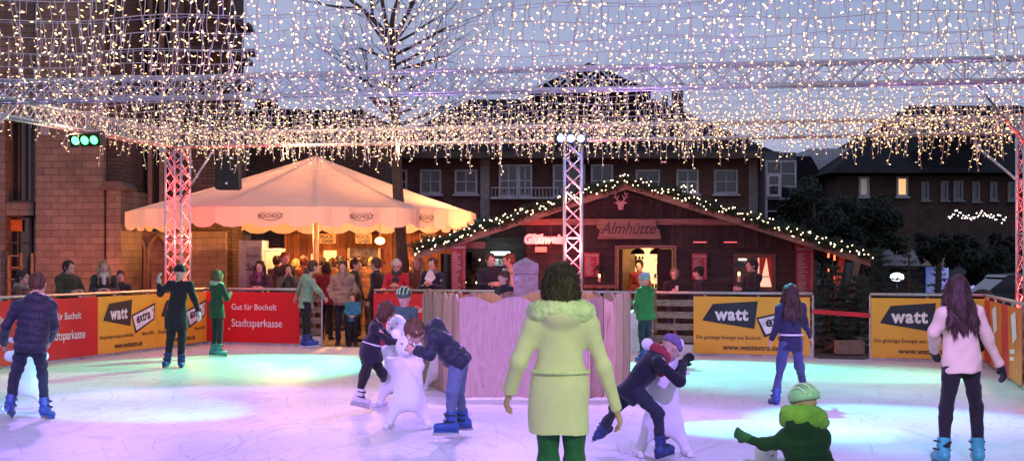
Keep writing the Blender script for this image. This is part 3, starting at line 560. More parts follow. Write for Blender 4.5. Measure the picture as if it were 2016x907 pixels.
# ================================================================ setting
def ice_mat():
    m, nt, b = base_mat('rink_ice'); tc = N(nt, 'ShaderNodeTexCoord')
    big = N(nt, 'ShaderNodeTexNoise', Scale=.35, Detail=6.0, Roughness=.65); L(nt, tc.outputs['Object'], big.inputs['Vector'])
    cr = N(nt, 'ShaderNodeValToRGB'); cr.color_ramp.elements[0].position = .35; cr.color_ramp.elements[1].position = .65
    cr.color_ramp.elements[0].color = (.55, .55, .58, 1); cr.color_ramp.elements[1].color = (.7, .7, .72, 1); L(nt, big.outputs['Fac'], cr.inputs[0])
    last = cr.outputs[0]; hs = None
    for sc, w, ang, dist in ((.5, .0035, 20, .5), (.8, .005, -35, .8), (.35, .0022, 70, .3), (1.3, .009, 5, 1.0), (.6, .004, 50, .6), (1.0, .006, 110, .5)):   # skate tracks: thin curved lines, broken up
        mp = N(nt, 'ShaderNodeMapping'); mp.inputs['Rotation'].default_value = (0, 0, R(ang)); mp.inputs['Location'].default_value = (ang*1.7, ang, sc*9); mp.inputs['Scale'].default_value = (1, .4, 1); L(nt, tc.outputs['Object'], mp.inputs['Vector'])
        no = N(nt, 'ShaderNodeTexNoise', Scale=sc, Detail=1.0, Distortion=dist); L(nt, mp.outputs[0], no.inputs['Vector'])
        pp = N(nt, 'ShaderNodeMath', operation='PINGPONG'); pp.inputs[1].default_value = .045; L(nt, no.outputs['Fac'], pp.inputs[0])
        mk = N(nt, 'ShaderNodeTexNoise', Scale=1.4, Detail=2.0); mk.inputs['Vector'].default_value = (0, 0, 0); L(nt, mp.outputs[0], mk.inputs['Vector'])
        mr = N(nt, 'ShaderNodeMapRange'); mr.inputs['From Min'].default_value = .42; mr.inputs['From Max'].default_value = .56; mr.inputs['To Min'].default_value = 1; mr.inputs['To Max'].default_value = .8; L(nt, mk.outputs['Fac'], mr.inputs[0])
        lt = N(nt, 'ShaderNodeMapRange'); lt.inputs['From Min'].default_value = 0; lt.inputs['From Max'].default_value = w; lt.inputs['To Max'].default_value = 1; L(nt, pp.outputs[0], lt.inputs[0]); L(nt, mr.outputs[0], lt.inputs['To Min'])
        vm = N(nt, 'ShaderNodeVectorMath', operation='SCALE'); L(nt, last, vm.inputs[0]); L(nt, lt.outputs[0], vm.inputs['Scale']); last = vm.outputs[0]
        if hs is None: hs = lt.outputs[0]
        else:
            ad = N(nt, 'ShaderNodeMath', operation='MULTIPLY'); L(nt, hs, ad.inputs[0]); L(nt, lt.outputs[0], ad.inputs[1]); hs = ad.outputs[0]
    L(nt, last, b.inputs['Base Color'])
    n2 = N(nt, 'ShaderNodeTexNoise', Scale=5.0, Detail=8.0, Roughness=.7); L(nt, tc.outputs['Object'], n2.inputs['Vector'])
    ad = N(nt, 'ShaderNodeMath', operation='ADD'); L(nt, n2.outputs['Fac'], ad.inputs[0]); L(nt, hs, ad.inputs[1])
    bp = N(nt, 'ShaderNodeBump', Strength=.4, Distance=.03); L(nt, ad.outputs[0], bp.inputs['Height']); L(nt, bp.outputs[0], b.inputs['Normal'])
    rr = N(nt, 'ShaderNodeMapRange'); rr.inputs['To Min'].default_value = .32; rr.inputs['To Max'].default_value = .6; L(nt, big.outputs['Fac'], rr.inputs[0]); L(nt, rr.outputs[0], b.inputs['Roughness'])
    return m
def lf(D): return -8.4+(D-22.3)*(1.95/7.6)
def rf(D): return 8.1+(D-24.3)*.229
ICE = build('rink_ice', [(lf(-4), -4, 0), (rf(-4), -4, 0), (rf(24.3), 24.3, 0), (lf(29.9), 29.9, 0)], [(0, 1, 2, 3)], ice_mat()); tag(ICE, None, kind='structure'); ICE['label'] = 'scratched white rink ice washed in violet and green light'
pave = build('pavement', [(-700, -60, -.02), (700, -60, -.02), (700, 1400, -.02), (-700, 1400, -.02)], [(0, 1, 2, 3)], mat('dark_paving', (.06, .05, .045), .8, sc=2, var=.4)); tag(pave, 'dark paved square around the rink', kind='structure')
galv = mat('galvanised_rail', (.45, .46, .45), .4, .7, sc=20, var=.2); plank = wood('grey_planks', (.16, .12, .08), (.34, .27, .19), 1, axis='Z'); kick = mat('white_kickboard', (.7, .68, .66), .5)
YEL = mat('yellow_banner', (.82, .40, .035), .45, sc=2, var=.05, bump=.08, bsc=1.5); REDB = mat('red_banner', (.62, .012, .02), .45, sc=2, var=.05, bump=.08, bsc=1.5)
INK = mat('banner_dark', (.012, .014, .03), .5, bump=0); WHT = mat('banner_white', (.85, .82, .8), .5, bump=0); INK2 = mat('banner_brown', (.06, .03, .02), .5, bump=0); ORB = mat('orange_print', (.7, .16, .02), .5, bump=0)
def fence(label, A, B, planks=True, gap=None):
    A = V((A[0], A[1], 0)); B = V((B[0], B[1], 0)); d = B-A; ln = d.length; d.normalize(); nrm = V((d.y, -d.x, 0))
    P = thing('rink_barrier', label, 'barrier', A, 'barrier sections round the rink')
    a = MB(); a.tube([A+V((0, 0, 1.15)), B+V((0, 0, 1.15))], .028, 10); a.build('rail', galv, P, True)
    n = max(1, round(ln/1.15))
    for i in range(n+1):
        q = A+d*(ln*i/n)-nrm*.03; a = MB(); a.tube([q+V((0, 0, -.02)), q+V((0, 0, 1.13))], .022, 8); a.box(q+V((0, 0, 0)), (.14, .14, .03), 0, x=d); a.build('post', galv, P)
    if planks:
        for z in (.3, .52, .74, .96):
            a = MB(); a.box((A+B)/2-nrm*.07+V((0, 0, z)), (ln-.04, .025, .12), 0, x=d); a.build('plank', plank, P)
    a = MB(); a.box((A+B)/2+V((0, 0, .1))-nrm*.02, (ln, .02, .2), 0, x=d); a.build('kickboard', kick, P)
    return P
def banner(label, A, B, kind, z0=.05, z1=1.09):
    A = V((A[0], A[1], 0)); B = V((B[0], B[1], 0)); d = B-A; w = d.length; d.normalize(); n = V((d.y, -d.x, 0)); up = V((0, 0, 1)); h = z1-z0
    A = A+n*.045; mb = MB(); mb.box(A+d*w/2+up*(z0+h/2), (w-.012, .01, h), 0, x=d)
    O = A+n*.009+up*z1
    def poly(pts, m, e): mb.prism([(p[0]*w, -p[1]*h) for p in pts][::-1], O+n*e, d, up, n*.001, m)
    def txt(t, x, y, size, m, e=.004, ux=None, uy=None, **k): add_text(mb, t, O+n*e+d*x*w-up*y*h, ux or d, uy or up, size*h, m, **k)
    if kind == 'yellow':
        poly([(.079, .42), (.172, .13), (.56, .075), (.53, .555)], 1, 0)
        txt('watt', .335, .315, .30, 2, bold=.012, spacing=1.12, sx=.95)
        poly([(.545, .36), (.965, .16), (.95, .47), (.615, .70)], 1, .002); poly([(.565, .385), (.945, .205), (.93, .45), (.63, .645)], 2, .004)
        ux = (d+up*.16).normalized(); txt('extra', .75, .40, .25, 1, e=.007, ux=ux, uy=up, bold=.008, sx=.95); txt('®', .915, .29, .1, 1, e=.007)
        txt('Die günstige Energie aus Bocholt.', .025, .715, .088, 3, align='LEFT', bold=.0012, sx=.98); txt('Besser BEW.', .955, .715, .088, 3, align='RIGHT', bold=.0012)
        txt('www.wattextra.de', .5, .885, .13, 3, bold=.003)
        mats = [YEL, INK, WHT, INK2]
    elif kind == 'red':
        txt('Gut für Bocholt', .28, .30, .17, 1, align='LEFT', bold=.001, sx=.95); txt('Stadtsparkasse', .28, .62, .22, 1, align='LEFT', bold=.002, sx=.9); txt('.', .255, .66, .3, 1); mats = [REDB, WHT]
    else:
        poly([(0, .0), (.3, 0), (.38, 1), (0, 1)], 1, .0); poly([(.5, .12), (.72, .05), (.8, .4), (.6, .5)], 2, .002); poly([(.45, .6), (.7, .56), (.7, .62), (.45, .66)], 2, .002); poly([(.45, .7), (.66, .67), (.66, .72), (.45, .75)], 2, .002)
        mats = [ORB, REDB, WHT]
    o = mb.build('banner', mats, None, loc=tuple(A)); return tag(o, label, 'banner', 'advertising banners on the rink barrier')
def fl(px):     # back barrier line: x,y where the ray through px meets it
    # line from (-6.45,29.9) to (8.1,24.3)
    sl = -5.6/14.55; k = (px-CX)/F; y = (29.9+6.45*sl)/(1-sl*k); return (k*y, y)
def ll(px):     # left barrier
    k = (px-CX)/F; s_ = 1.95/7.6; # x = -8.4+(y-22.3)*s_ ; x=k*y
    y = (-8.4-22.3*s_)/(k-s_); return (k*y, y)
cor = (-6.45, 29.9)
fence('left barrier along the stone building, four onlookers leaning on it', (lf(16), 16), cor, planks=True)
fence('back barrier carrying the red banner beside the corner', cor, fl(632)); fence('back barrier between the gap and the plank section', fl(737), fl(1285))
fence('back barrier of bare grey planks and yellow banner before the hut', fl(1285), fl(1600)); fence('back barrier with yellow banner right of the fir trees', fl(1713), (8.1, 24.3)); fence('right barrier running towards the viewer', (8.1, 24.3), (rf(14), 14))
pA = ll(188); dv = V((1.95, 7.6)).normalized()
q0 = V(pA); L23 = (V(cor)-q0).length
banner('red banner with white writing on the left barrier, behind the navy puffer boy', tuple(q0-dv*2.3), tuple(q0), 'red'); banner('red banner cut by the left edge of the view', tuple(q0-dv*4.6), tuple(q0-dv*2.31), 'red'); mid = q0+dv*L23*.5
banner('first yellow banner of the left barrier, beside the red one', tuple(q0), tuple(mid), 'yellow'); banner('second yellow banner of the left barrier, ending at the corner behind the black clad skater', tuple(mid), cor, 'yellow')
banner('red banner with white writing next to the corner, left of the gap', (cor[0]+.04, cor[1]), fl(592), 'red'); banner('red banner half hidden behind the wooden box', fl(737), fl(930), 'red')
banner('yellow banner below the hut, crossed by the long haired girl', fl(1366), fl(1596), 'yellow'); banner('yellow banner at the right end, behind the cream sweater woman', fl(1715), fl(1947), 'yellow')
for i, (a, b_, lb) in enumerate(((24.0, 21.6, 'orange and red banner at the far end of the right barrier'), (21.5, 19.2, 'orange and red banner nearest on the right barrier'))): banner(lb, (rf(a), a), (rf(b_), b_), 'orange')
tp = MB(); a = V(fl(1600)+(.0,)); b_ = V(fl(1713)+(0,)); tp.prism([(0, -.04), (1, -.04), (1, .04), (0, .04)], a+V((0, 0, .84)), b_-a+V((0, 0, -.06)), (0, 0, 1), (0, .004, 0)); tag(tp.build('barrier_tape', mat('red_tape', (.6, .01, .02), .5, bump=0), None, loc=tuple(a)), 'red tape stretched across the gap before the fir trees', 'tape')
# cloth bag on the corner
bg = Field(.03); c = V((8.2, 24.5, .75)); bg.cap(c+V((-.1, 0, .25)), c+V((-.15, -.1, -.35)), .24, .3, flat=.6, n=(0, 1, 0), k=.05); bgo = thing('black_cover', 'black cloth cover draped over the right rear corner of the barrier', 'cover', (8.2, 24.5, 0)); fieldmesh(bg, 'cloth', blk, bgo, wr=.015, wf=6)

# ---------------- wooden box round the pillar
def ply():
    m, nt, b = base_mat('plywood'); tc = N(nt, 'ShaderNodeTexCoord'); mp = N(nt, 'ShaderNodeMapping'); mp.inputs['Scale'].default_value = (5, 5, .8); L(nt, tc.outputs['Object'], mp.inputs['Vector'])
    no = N(nt, 'ShaderNodeTexNoise', Scale=1.3, Detail=2.0, Distortion=.6); L(nt, mp.outputs[0], no.inputs['Vector'])
    ml = N(nt, 'ShaderNodeMath', operation='MULTIPLY'); ml.inputs[1].default_value = 9; L(nt, no.outputs['Fac'], ml.inputs[0]); fr = N(nt, 'ShaderNodeMath', operation='PINGPONG'); fr.inputs[1].default_value = .5; L(nt, ml.outputs[0], fr.inputs[0])
    n2 = N(nt, 'ShaderNodeTexNoise', Scale=40.0, Detail=5.0); L(nt, mp.outputs[0], n2.inputs['Vector']); ad = N(nt, 'ShaderNodeMath', operation='MULTIPLY_ADD'); ad.inputs[1].default_value = .5; L(nt, n2.outputs['Fac'], ad.inputs[0]); L(nt, fr.outputs[0], ad.inputs[2])
    cr = N(nt, 'ShaderNodeValToRGB'); e = cr.color_ramp.elements; e[0].position = .22; e[0].color = (.36, .26, .22, 1); e[1].position = .7; e[1].color = (.44, .33, .29, 1); L(nt, ad.outputs[0], cr.inputs[0])
    vo = N(nt, 'ShaderNodeTexVoronoi', Scale=2.3); L(nt, tc.outputs['Object'], vo.inputs['Vector']); kn = N(nt, 'ShaderNodeMapRange'); kn.inputs['From Min'].default_value = .04; kn.inputs['From Max'].default_value = .1; kn.inputs['To Min'].default_value = .25; kn.inputs['To Max'].default_value = 1; L(nt, vo.outputs['Distance'], kn.inputs[0])
    vm = N(nt, 'ShaderNodeVectorMath', operation='SCALE'); L(nt, cr.outputs[0], vm.inputs[0]); L(nt, kn.outputs[0], vm.inputs['Scale']); L(nt, vm.outputs[0], b.inputs['Base Color']); b.inputs['Roughness'].default_value = .7; return m
PLY = ply(); PLK = wood('pale_vertical_planks', (.34, .2, .13), (.6, .42, .3), 1, plank=1, axis='X', plankw=.16); LITEDGE = wood('lit_crest_board', (.3, .2, .05), (.45, .33, .09), 1)  # last board: yellow-green light on the wavy top put into its colour
box = thing('wooden_box', 'tall plywood box with wavy top edge round the stone pillar on the ice', 'wooden enclosure', (.35, 17.95, 0))
def wave(w, zt, amp, per, ph, sharp=1):
    n = 40; return [(w*i/n, zt+amp*(abs(math.sin(math.pi*(i/n*w/per)+ph))**sharp)) for i in range(n+1)]
def panel(name, a, b, zt, amp, per, ph, m, off=0, sharp=1):
    a = V((a[0], a[1], 0)); b = V((b[0], b[1], 0)); d = (b-a); w = d.length; d.normalize(); n = V((d.y, -d.x, 0))
    pts = [(0, 0.01), (w, 0.01)]+wave(w, zt, amp, per, ph, sharp)[::-1]
    mb = MB(); mb.prism(pts, a-n*off, d, (0, 0, 1), -n*.03); mb.build(name, m, box)
    return a, d, n
P0, P1, P2, P3 = (-1.28, 20.3), (-.66, 17.95), (1.31, 17.95), (1.66, 19.9)
panel('side_panel', P0, P1, 1.2, .12, .34, .3, PLK, sharp=1.5); panel('front_panel', P1, (.96, 17.95), 1.2, .09, .55, .8, PLY, sharp=1); panel('front_panel', (.965, 17.95), P2, 1.22, .07, .3, .2, PLK); panel('side_panel', P2, P3, 1.2, .12, .22, 0, PLK, sharp=.8)
panel('back_panel', (1.66, 19.93), (1.2, 20.9), 1.2, .1, .4, 0, PLK); panel('back_panel', (1.2, 20.9), (-1.28, 20.35), 1.2, .1, .5, 0, PLK)
panel('lit_crest', (-.6, 18.05), (1.25, 18.05), 1.22, .13, .62, .1, LITEDGE, sharp=1.6); panel('lit_crest', (-1.2, 20.2), (-.66, 18.12), 1.25, .1, .5, 1.2, LITEDGE, sharp=1.4)  # crest boards carry the painted light along the top edges
ST = mat('pillar_stone', (.3, .25, .23), .85, sc=14, var=.3, bump=.3)
pl = thing('stone_pillar', 'square stone pillar with pyramid cap rising out of the wooden box', 'pillar', (X(1035, 19.4), 19.4, 0)); a = MB(); cx = X(1035, 19.4)
a.box((cx, 19.4, .78), (.33, .33, 1.56)); a.build('shaft', ST, pl); a = MB(); s_ = .172
a.add([(cx-s_, 19.4-s_, 1.566), (cx+s_, 19.4-s_, 1.566), (cx+s_, 19.4+s_, 1.566), (cx-s_, 19.4+s_, 1.566), (cx-s_, 19.4-s_, 1.70), (cx+s_, 19.4-s_, 1.70), (cx+s_, 19.4+s_, 1.70), (cx-s_, 19.4+s_, 1.70), (cx, 19.4, 1.79)],
      [(3, 2, 1, 0), (0, 1, 5, 4), (1, 2, 6, 5), (2, 3, 7, 6), (3, 0, 4, 7), (4, 5, 8), (5, 6, 8), (6, 7, 8), (7, 4, 8)]); a.build('cap', ST, pl)
a = MB(); a.box((cx-.13, 19.232, 1.5), (.035, .004, .05)); a.build('sticker', mat('blue_sticker', (.3, .4, .7), .5), pl)
snow = MB()
for i in range(60):
    t = i/60; p = V((P1[0], P1[1], 0))+(V((P2[0], P2[1], 0))-V((P1[0], P1[1], 0)))*t; snow.ball(p+V((0, -.02+random.uniform(-.04, .02), 0)), random.uniform(.03, .07), 0, 7, 4, sc=(1.5, 1, .5))
tag(snow.build('snow', mat('scraped_snow', (.8, .8, .82), .8), None, True, loc=(.3, 17.9, 0)), 'scraped snow piled along the foot of the wooden box', 'snow', kind='stuff')

# ---------------- trusses
ALU = mat('truss_aluminium', (.62, .62, .64), .35, .6, sc=12, var=.12)
def truss(name, label, cat, A, B, w=.29, step=.3, up=V((0, 0, 1)), group=None, tubr=.024):
    A = V(A); B = V(B); d = B-A; ln = d.length; d.normalize(); s1 = d.cross(up).normalized(); s2 = s1.cross(d).normalized(); P = thing(name, label, cat, A, group); h = w/2
    cs = [s1*h*i+s2*h*k for i, k in ((-1, -1), (1, -1), (1, 1), (-1, 1))]
    for c in cs:
        a = MB(); a.tube([A+c, B+c], tubr, 8); a.build('chord', ALU, P, True)
    for q in range(4):
        c0, c1 = cs[q], cs[(q+1) % 4]; n = int(ln/step); a = MB()
        for i in range(n):
            t0, t1 = ln*i/n, ln*(i+1)/n; a.tube([A+d*t0+c0, A+d*t1+c1], .009, 5, cap=False)
            if name == 'truss_tower' or i % 1 == 0: a.tube([A+d*t0+c1, A+d*t1+c0], .009, 5, cap=False)
            if i % 7 == 0: a.tube([A+d*t0+c0, A+d*t0+c1], .014, 5, cap=False)
        a.build('lacing', ALU, P)
    return P
ZT = 4.22
TA, TB, TC = (-7.0, 29.3), (1.18, 27.6), (9.6, 26.0)
def tower(label, x, y, w=.33): 
    P = truss('truss_tower', label, 'truss tower', (x, y, 0), (x, y, 4.05), w=w, up=V((.3, 1, 0)) if x < 0 else V((0, 1, 0)), group='lighting truss towers'); a = MB(); a.box((x, y, 0), (w+.3, w+.3, .03)); a.build('base_plate', STEEL, P); return P
tower('truss tower lit red behind the left barrier', X(350, 29.2), 29.2, .36); tower('truss tower lit pink with blue lamps on top, before the hut', X(1128, 27.5), 27.5)
tower('truss tower lit deep red at the right edge', X(2029, 23), 23); tower('truss tower outside the view on the left', -9.1, 19.0)
truss('truss_beam', 'far roof truss over the back barrier', 'truss beam', (TA[0], TA[1], ZT), (TC[0], TC[1], ZT), group='roof truss beams'); truss('truss_beam', 'middle roof truss crossing above the ice', 'truss beam', (-8.6, 21.1, ZT), (8.6, 18.1, ZT), group='roof truss beams')
truss('truss_beam', 'left edge roof truss in front of the stone building', 'truss beam', (-7.05, 29.0, ZT), (-8.55, 21.4, ZT), group='roof truss beams'); truss('truss_beam', 'right edge roof truss', 'truss beam', (9.4, 25.7, ZT), (8.3, 18.5, ZT), group='roof truss beams')
def strut(label, a, b, m=STEEL, r=.025): mb = MB(); mb.tube([V(a), V(b)], r, 8); tag(mb.build('truss_brace', m, None, True, loc=tuple(V(a))), label, 'brace', 'braces of the truss roof')
strut('steel brace left of the red tower', W(312, 283, 29.1), W(350, 355, 29.0)); strut('steel brace right of the red tower', W(417, 300, 28.9), W(355, 398, 28.95)); strut('blue-lit brace at the left edge', W(35, 205, 21.8), W(-30, 270, 20.5))
strut('upper brace of the right tower, lit violet and red', W(1918, 162, 18.9), W(2035, 302, 22.5)); strut('lower brace of the right tower, lit red', W(1922, 288, 25.8), W(2030, 378, 23))
ch = MB()
for i in range(60):
    z = Z(300, 22)-i*.032; x_ = X(2006, 22); ch.tube([(x_+.012*math.cos(t)*(1 if i % 2 else .25), 22+.012*math.cos(t)*(.25 if i % 2 else 1), z+.02*math.sin(t)) for t in [k*math.pi/3 for k in range(7)]], .005, 4, cap=False)
ch.tube([(x_, 22, z-.02), (x_+.03, 22, z-.08), (x_, 22, z-.13), (x_-.03, 22, z-.08), (x_, 22, z-.02)], .008, 5); ch.tube([(x_, 22, z-.13), (x_, 22, z-.4)], .004, 4)
tag(ch.build('hoist_chain', mat('red_chain', (.5, .05, .05), .4, .4), None, loc=(x_, 22, 2)), 'red hoist chain with hook hanging at the right edge', 'chain')
# lamp fixtures with three lenses
def fixture(label, c, yaw, pitch, col, s, ph):
    P = thing('stage_light', label, 'stage light', c, 'stage lights on the truss'); rot = Matrix.Rotation(R(yaw), 3, 'Z') @ Matrix.Rotation(R(pitch), 3, 'X'); a = MB(); a.box(c, (.62, .16, .22), 0, rot); a.build('housing', mat('black_housing', (.02, .02, .02), .4), P)
    for i in (-1, 0, 1):
        a = MB(); a.lathe([(.0001, -.1), (.055, -.1), (.07, -.092), (.075, -.08)], V(c)+rot@V((i*.19, 0, 0)), 14, 0, 1, 1, rot@Matrix.Rotation(R(-90), 3, 'X')); a.build('lens', emit('lens_'+ph, col, s), P)
    a = MB(); a.tube([V(c)+V((0, 0, .1)), V(c)+V((0, 0, .35))], .02, 6); a.build('bracket', STEEL, P)
fixture('green stage light with three lenses on the left roof truss', W(172, 274, 24.5), -20, 20, (.03, 1, .14), 5, 'green'); fixture('blue-white stage light with three lenses on top of the middle tower', W(1123, 271, 27.1), 4, 15, (.1, .22, 1), 6, 'blue')
sp = thing('loudspeaker', 'black loudspeaker hanging from the far truss above the parasol', 'loudspeaker', W(449, 340, 28.4)); c = W(449, 340, 28.4); a = MB()
pts = [(-.24, -.3), (-.2, -.34), (.2, -.34), (.24, -.3), (.22, .33), (-.22, .33)]; a.prism(pts, c+V((0, -.15, 0)), (1, 0, 0), (0, 0, 1), (0, .35, 0)); a.build('cabinet', mat('speaker_black', (.012, .012, .012), .6), sp); a = MB(); a.prism([(p[0]*.86, p[1]*.9) for p in pts], c+V((0, -.162, 0)), (1, 0, 0), (0, 0, 1), (0, .01, 0)); a.build('grille', mat('grille_black', (.02, .02, .02), .5, bump=.8, bsc=200), sp)
a = MB(); a.box(c+V((0, -.168, -.22)), (.05, .005, .04)); a.build('badge', WHT, sp); a = MB(); a.tube([c+V((0, 0, .33)), c+V((0, 0, .6))], .02, 6); a.build('bracket', STEEL, sp)

# ---------------- curtains of icicle lights
WIRE = mat('clear_wire', (.75, .62, .6), .4, bump=0); BULB = emit('warm_bulb', (1, .6, .17), 3.2); BULB2 = emit('dim_warm_bulb', (1, .5, .15), 1.4); BULB3 = emit('bright_warm_bulb', (1, .68, .28), 8)
def strand(ln, seed):
    rs = random.Random(seed); mb = MB(); n = max(4, int(ln/.045)); pts = []; x = y = 0; vx = vy = 0
    for i in range(n+1):
        vx = vx*.6+rs.uniform(-.011, .011); vy = vy*.6+rs.uniform(-.011, .011); x += vx; y += vy; pts.append(V((x, y, -ln*i/n)))
    mb.tube(pts, .0046, 3, 0, cap=False); z = rs.uniform(.02, .08); sg = rs.choice((-1, 1))
    while z < ln+.001:
        t = z/ln*n; i = min(n-1, int(t)); p = pts[i].lerp(pts[i+1], t-i); a = rs.uniform(-.9, .9)+(0 if sg > 0 else math.pi); d = V((math.cos(a), math.sin(a), rs.uniform(-1.1, .5))).normalized(); e = p+d*rs.uniform(.018, .03)
        mb.tube([p, e], .0045, 3, 0, cap=False); mb.tube([e-d*.002, e+d*.008, e+d*.028], [.004, .007, .0022], 4, rs.choice((1, 1, 1, 2, 2, 3))); sg = -sg; z += rs.uniform(.055, .115)
    me = bpy.data.meshes.new('strand'); me.from_pydata([tuple(v) for v in mb.v], [], mb.f); me.materials.append(WIRE); [me.materials.append(x) for x in (BULB, BULB2, BULB3)]; me.polygons.foreach_set('material_index', mb.m); me.update(); return me, mb
SM = [strand(l_, i) for i, l_ in enumerate([.22, .26, .3, .34, .38, .4, .43, .46, .5, .55, .6, .68]*3)]
ordn = ['first', 'second', 'third', 'fourth', 'fifth', 'sixth', 'seventh', 'eighth', 'ninth', 'tenth', 'eleventh', 'twelfth', 'thirteenth', 'fourteenth', 'fifteenth', 'sixteenth', 'seventeenth', 'eighteenth']
rows = [11.2, 12.3, 13.4, 14.5, 15.6, 16.8, 18.0, 19.2, 20.4, 21.5, 22.6, 23.7, 24.8, 25.8, 26.8, 27.7]; rows = rows[::-1]
for k, D0 in enumerate(rows):
    sl = -.165; xl = max(-7.0-(28.6-D0)*.19, -.385*D0-.3)+.1; xr = min(9.4-(27.6-D0)*.17, .37*D0+.3)
    def cp(x): return V((x, D0+sl*x, 4.36-.05*math.sin((x-xl)/2.1*math.pi)**2))
    P = thing('light_curtain', 'curtain of warm white icicle lights, %s row counted from the hut' % ordn[k], 'icicle lights', cp(xl), 'rows of icicle lights under the truss roof')
    a = MB(); a.tube([cp(xl+(xr-xl)*i/50) for i in range(51)], .006, 4, cap=False); a.build('cable', WIRE, P)
    if k % 2 == 0: a = MB(); a.tube([cp(xl+(xr-xl)*i/20)+V((0, .4, .04)) for i in range(21)], .004, 3, cap=False); a.build('support_wire', STEEL, P)
    n = int((xr-xl)/(.135 if D0 < 24 else .088)); xs = [xl+(xr-xl)*(i+.5)/n+random.uniform(-.035, .035) for i in range(n)]; lo = list(range(n)); extra = set(random.sample(lo, n-96)) if n > 98 else set(); rest = MB()
    for i, x in enumerate(xs):
        me, mb = SM[random.randrange(len(SM))]; ang = random.uniform(0, 6.28)
        if i in extra:
            M_ = Matrix.Rotation(ang, 3, 'Z'); rest.v, n0 = rest.v, len(rest.v); c = cp(x); rest.add([c+M_@v for v in mb.v], mb.f); rest.m[-len(mb.m):] = mb.m
        else:
            o = bpy.data.objects.new('light_strand', me); COL.objects.link(o); o.parent = P; o.location = cp(x)-V(P['_w']); o.scale = (1, 1, 1.12 if D0 < 24 else 1.35); o.rotation_euler = (random.uniform(-.05, .05), random.uniform(-.08, .08), ang)
    if extra: ro = rest.build('remaining_strands', [WIRE, BULB, BULB2, BULB3], P); ro['kind'] = 'stuff'
# ================================================================ stone building on the left
STN = brick('stone_blocks', (.25, .185, .15), (.19, .14, .115), (.12, .09, .075), bw=.37, bh=.165, ms=.01, stain=.45); DKB = brick('dark_brick', (.13, .075, .055), (.085, .05, .04), (.03, .02, .018), bw=.25, bh=.09, ms=.01, stain=.5)
RBK = brick('red_brick', (.2, .08, .055), (.13, .05, .035), (.11, .085, .075), bw=.25, bh=.085, ms=.014, stain=.3); TRM = mat('dark_stone_trim', (.1, .075, .06), .85, sc=5, var=.3); DGL = mat('dark_glass', (.015, .018, .025), .08, bump=0, spec=.8); SLATE = mat('dark_roof', (.017, .016, .02), .85, spec=.1, sc=3, var=.35, bump=.5, bsc=14)
WFR = mat('white_window_frame', (.42, .41, .43), .5); STONET = mat('mullion_stone', (.16, .12, .1), .85, sc=8)
D1 = 34.5; zt = Z(-220, D1)
ch = thing('stone_building', 'tall old stone building at the left with dark windows, behind the light curtains', 'building', (X(100, D1), D1, 0))
def bx(mb, x0, x1, y0, y1, D, th, m=0): mb.b2(X(x0, D), X(x1, D), D, D+th, Z(y1, D), Z(y0, D), m)      # box seen between pixels, front face at D
a = MB()
bx(a, -260, 10, -900, 520, D1, 3); a.b2(X(-260, D1), X(10, D1), D1, D1+3, -.02, Z(520, D1)-.002)
bx(a, 10, 78, -900, 238, D1+.02, 3); bx(a, 10, 66, 398, 424, D1+.05, 3); bx(a, 66, 77, 238, 582, D1+.25, 2)
a.b2(X(78, D1), X(212, D1), D1-.3, D1+3, -.02, 12); a.build('wall', STN, ch)
a = MB(); a.b2(X(210, D1-.6), X(238, D1-.6), D1-.62, D1+2, -.02, Z(372, D1-.6)); a.b2(X(240, D1), X(474, 38), D1+1.45, D1+5, -.02, Z(455, 36)); a.build('pilaster', STN, ch)
a = MB(); a.prism([(-.32, 0), (.36, 0), (.36, .06), (.2, .2), (-.2, .2), (-.32, .06)], (X(224, D1-.6), D1-.75, Z(374, D1-.6)), (1, 0, 0), (0, 0, 1), (0, .9, 0)); a.build('cap_stone', TRM, ch)
a = MB(); a.b2(X(212, D1-.1), X(240, D1-.1), D1-.1, D1+3, Z(372, D1-.6)+.01, 12); a.b2(X(240, 36), X(480, 40), 37.6, 40, Z(455, 36), 14.2); a.b2(X(330, 36), X(484, 38), 36.2, 38, -.02, Z(290, 36)); a.build('dark_wall', DKB, ch)
def win(parent, x0, x1, y0, y1, D, nx=2, ny=2, fm=None, fw=.07, gl=None, sill=True):
    X0, X1, z0, z1 = X(x0, D), X(x1, D), Z(y1, D), Z(y0, D); f = MB()
    for i in range(nx+1):
        xx = X0+(X1-X0)*i/nx; w = fw if i in (0, nx) else fw*.6; f.box((xx, D-.04, (z0+z1)/2), (w, .1, z1-z0+fw))
    for i in range(ny+1):
        zz = z0+(z1-z0)*i/ny; w = fw if i in (0, ny) else fw*.6; f.box(((X0+X1)/2, D-.044, zz), (X1-X0-.01, .088, w))
    if sill: f.box(((X0+X1)/2, D-.1, z0-fw), (X1-X0+.2, .22, .07))
    wo = f.build('window', fm or WFR, parent); g = MB(); g.b2(X0, X1, D-.02, D-.012, z0, z1); go = g.build('pane', gl or DGL, parent); go.parent = wo; return wo
win(ch, 13, 66, 240, 397, D1+.5, 4, 1, TRM, .06, sill=False); win(ch, 13, 62, 426, 582, D1+.5, 2, 3, TRM, .07, sill=False)
bl_ = MB(); bl_.b2(X(14, D1+.4), X(44, D1+.4), D1+.38, D1+.4, Z(455, D1+.4), Z(432, D1+.4)); bl_.build('orange_blind', mat('orange_blind', (.6, .16, .03), .7), ch)
fr = MB()
for xx in (16, 40, 62): fr.b2(X(xx, 34.2)-.03, X(xx, 34.2)+.03, D1-.25, D1-.2, 0, Z(498 if xx != 16 else 505, 34.2))
for yy in (502, 525, 548, 570): fr.b2(X(16, 34.2), X(40, 34.2), D1-.25, D1-.21, Z(yy, 34.2)-.03, Z(yy, 34.2))
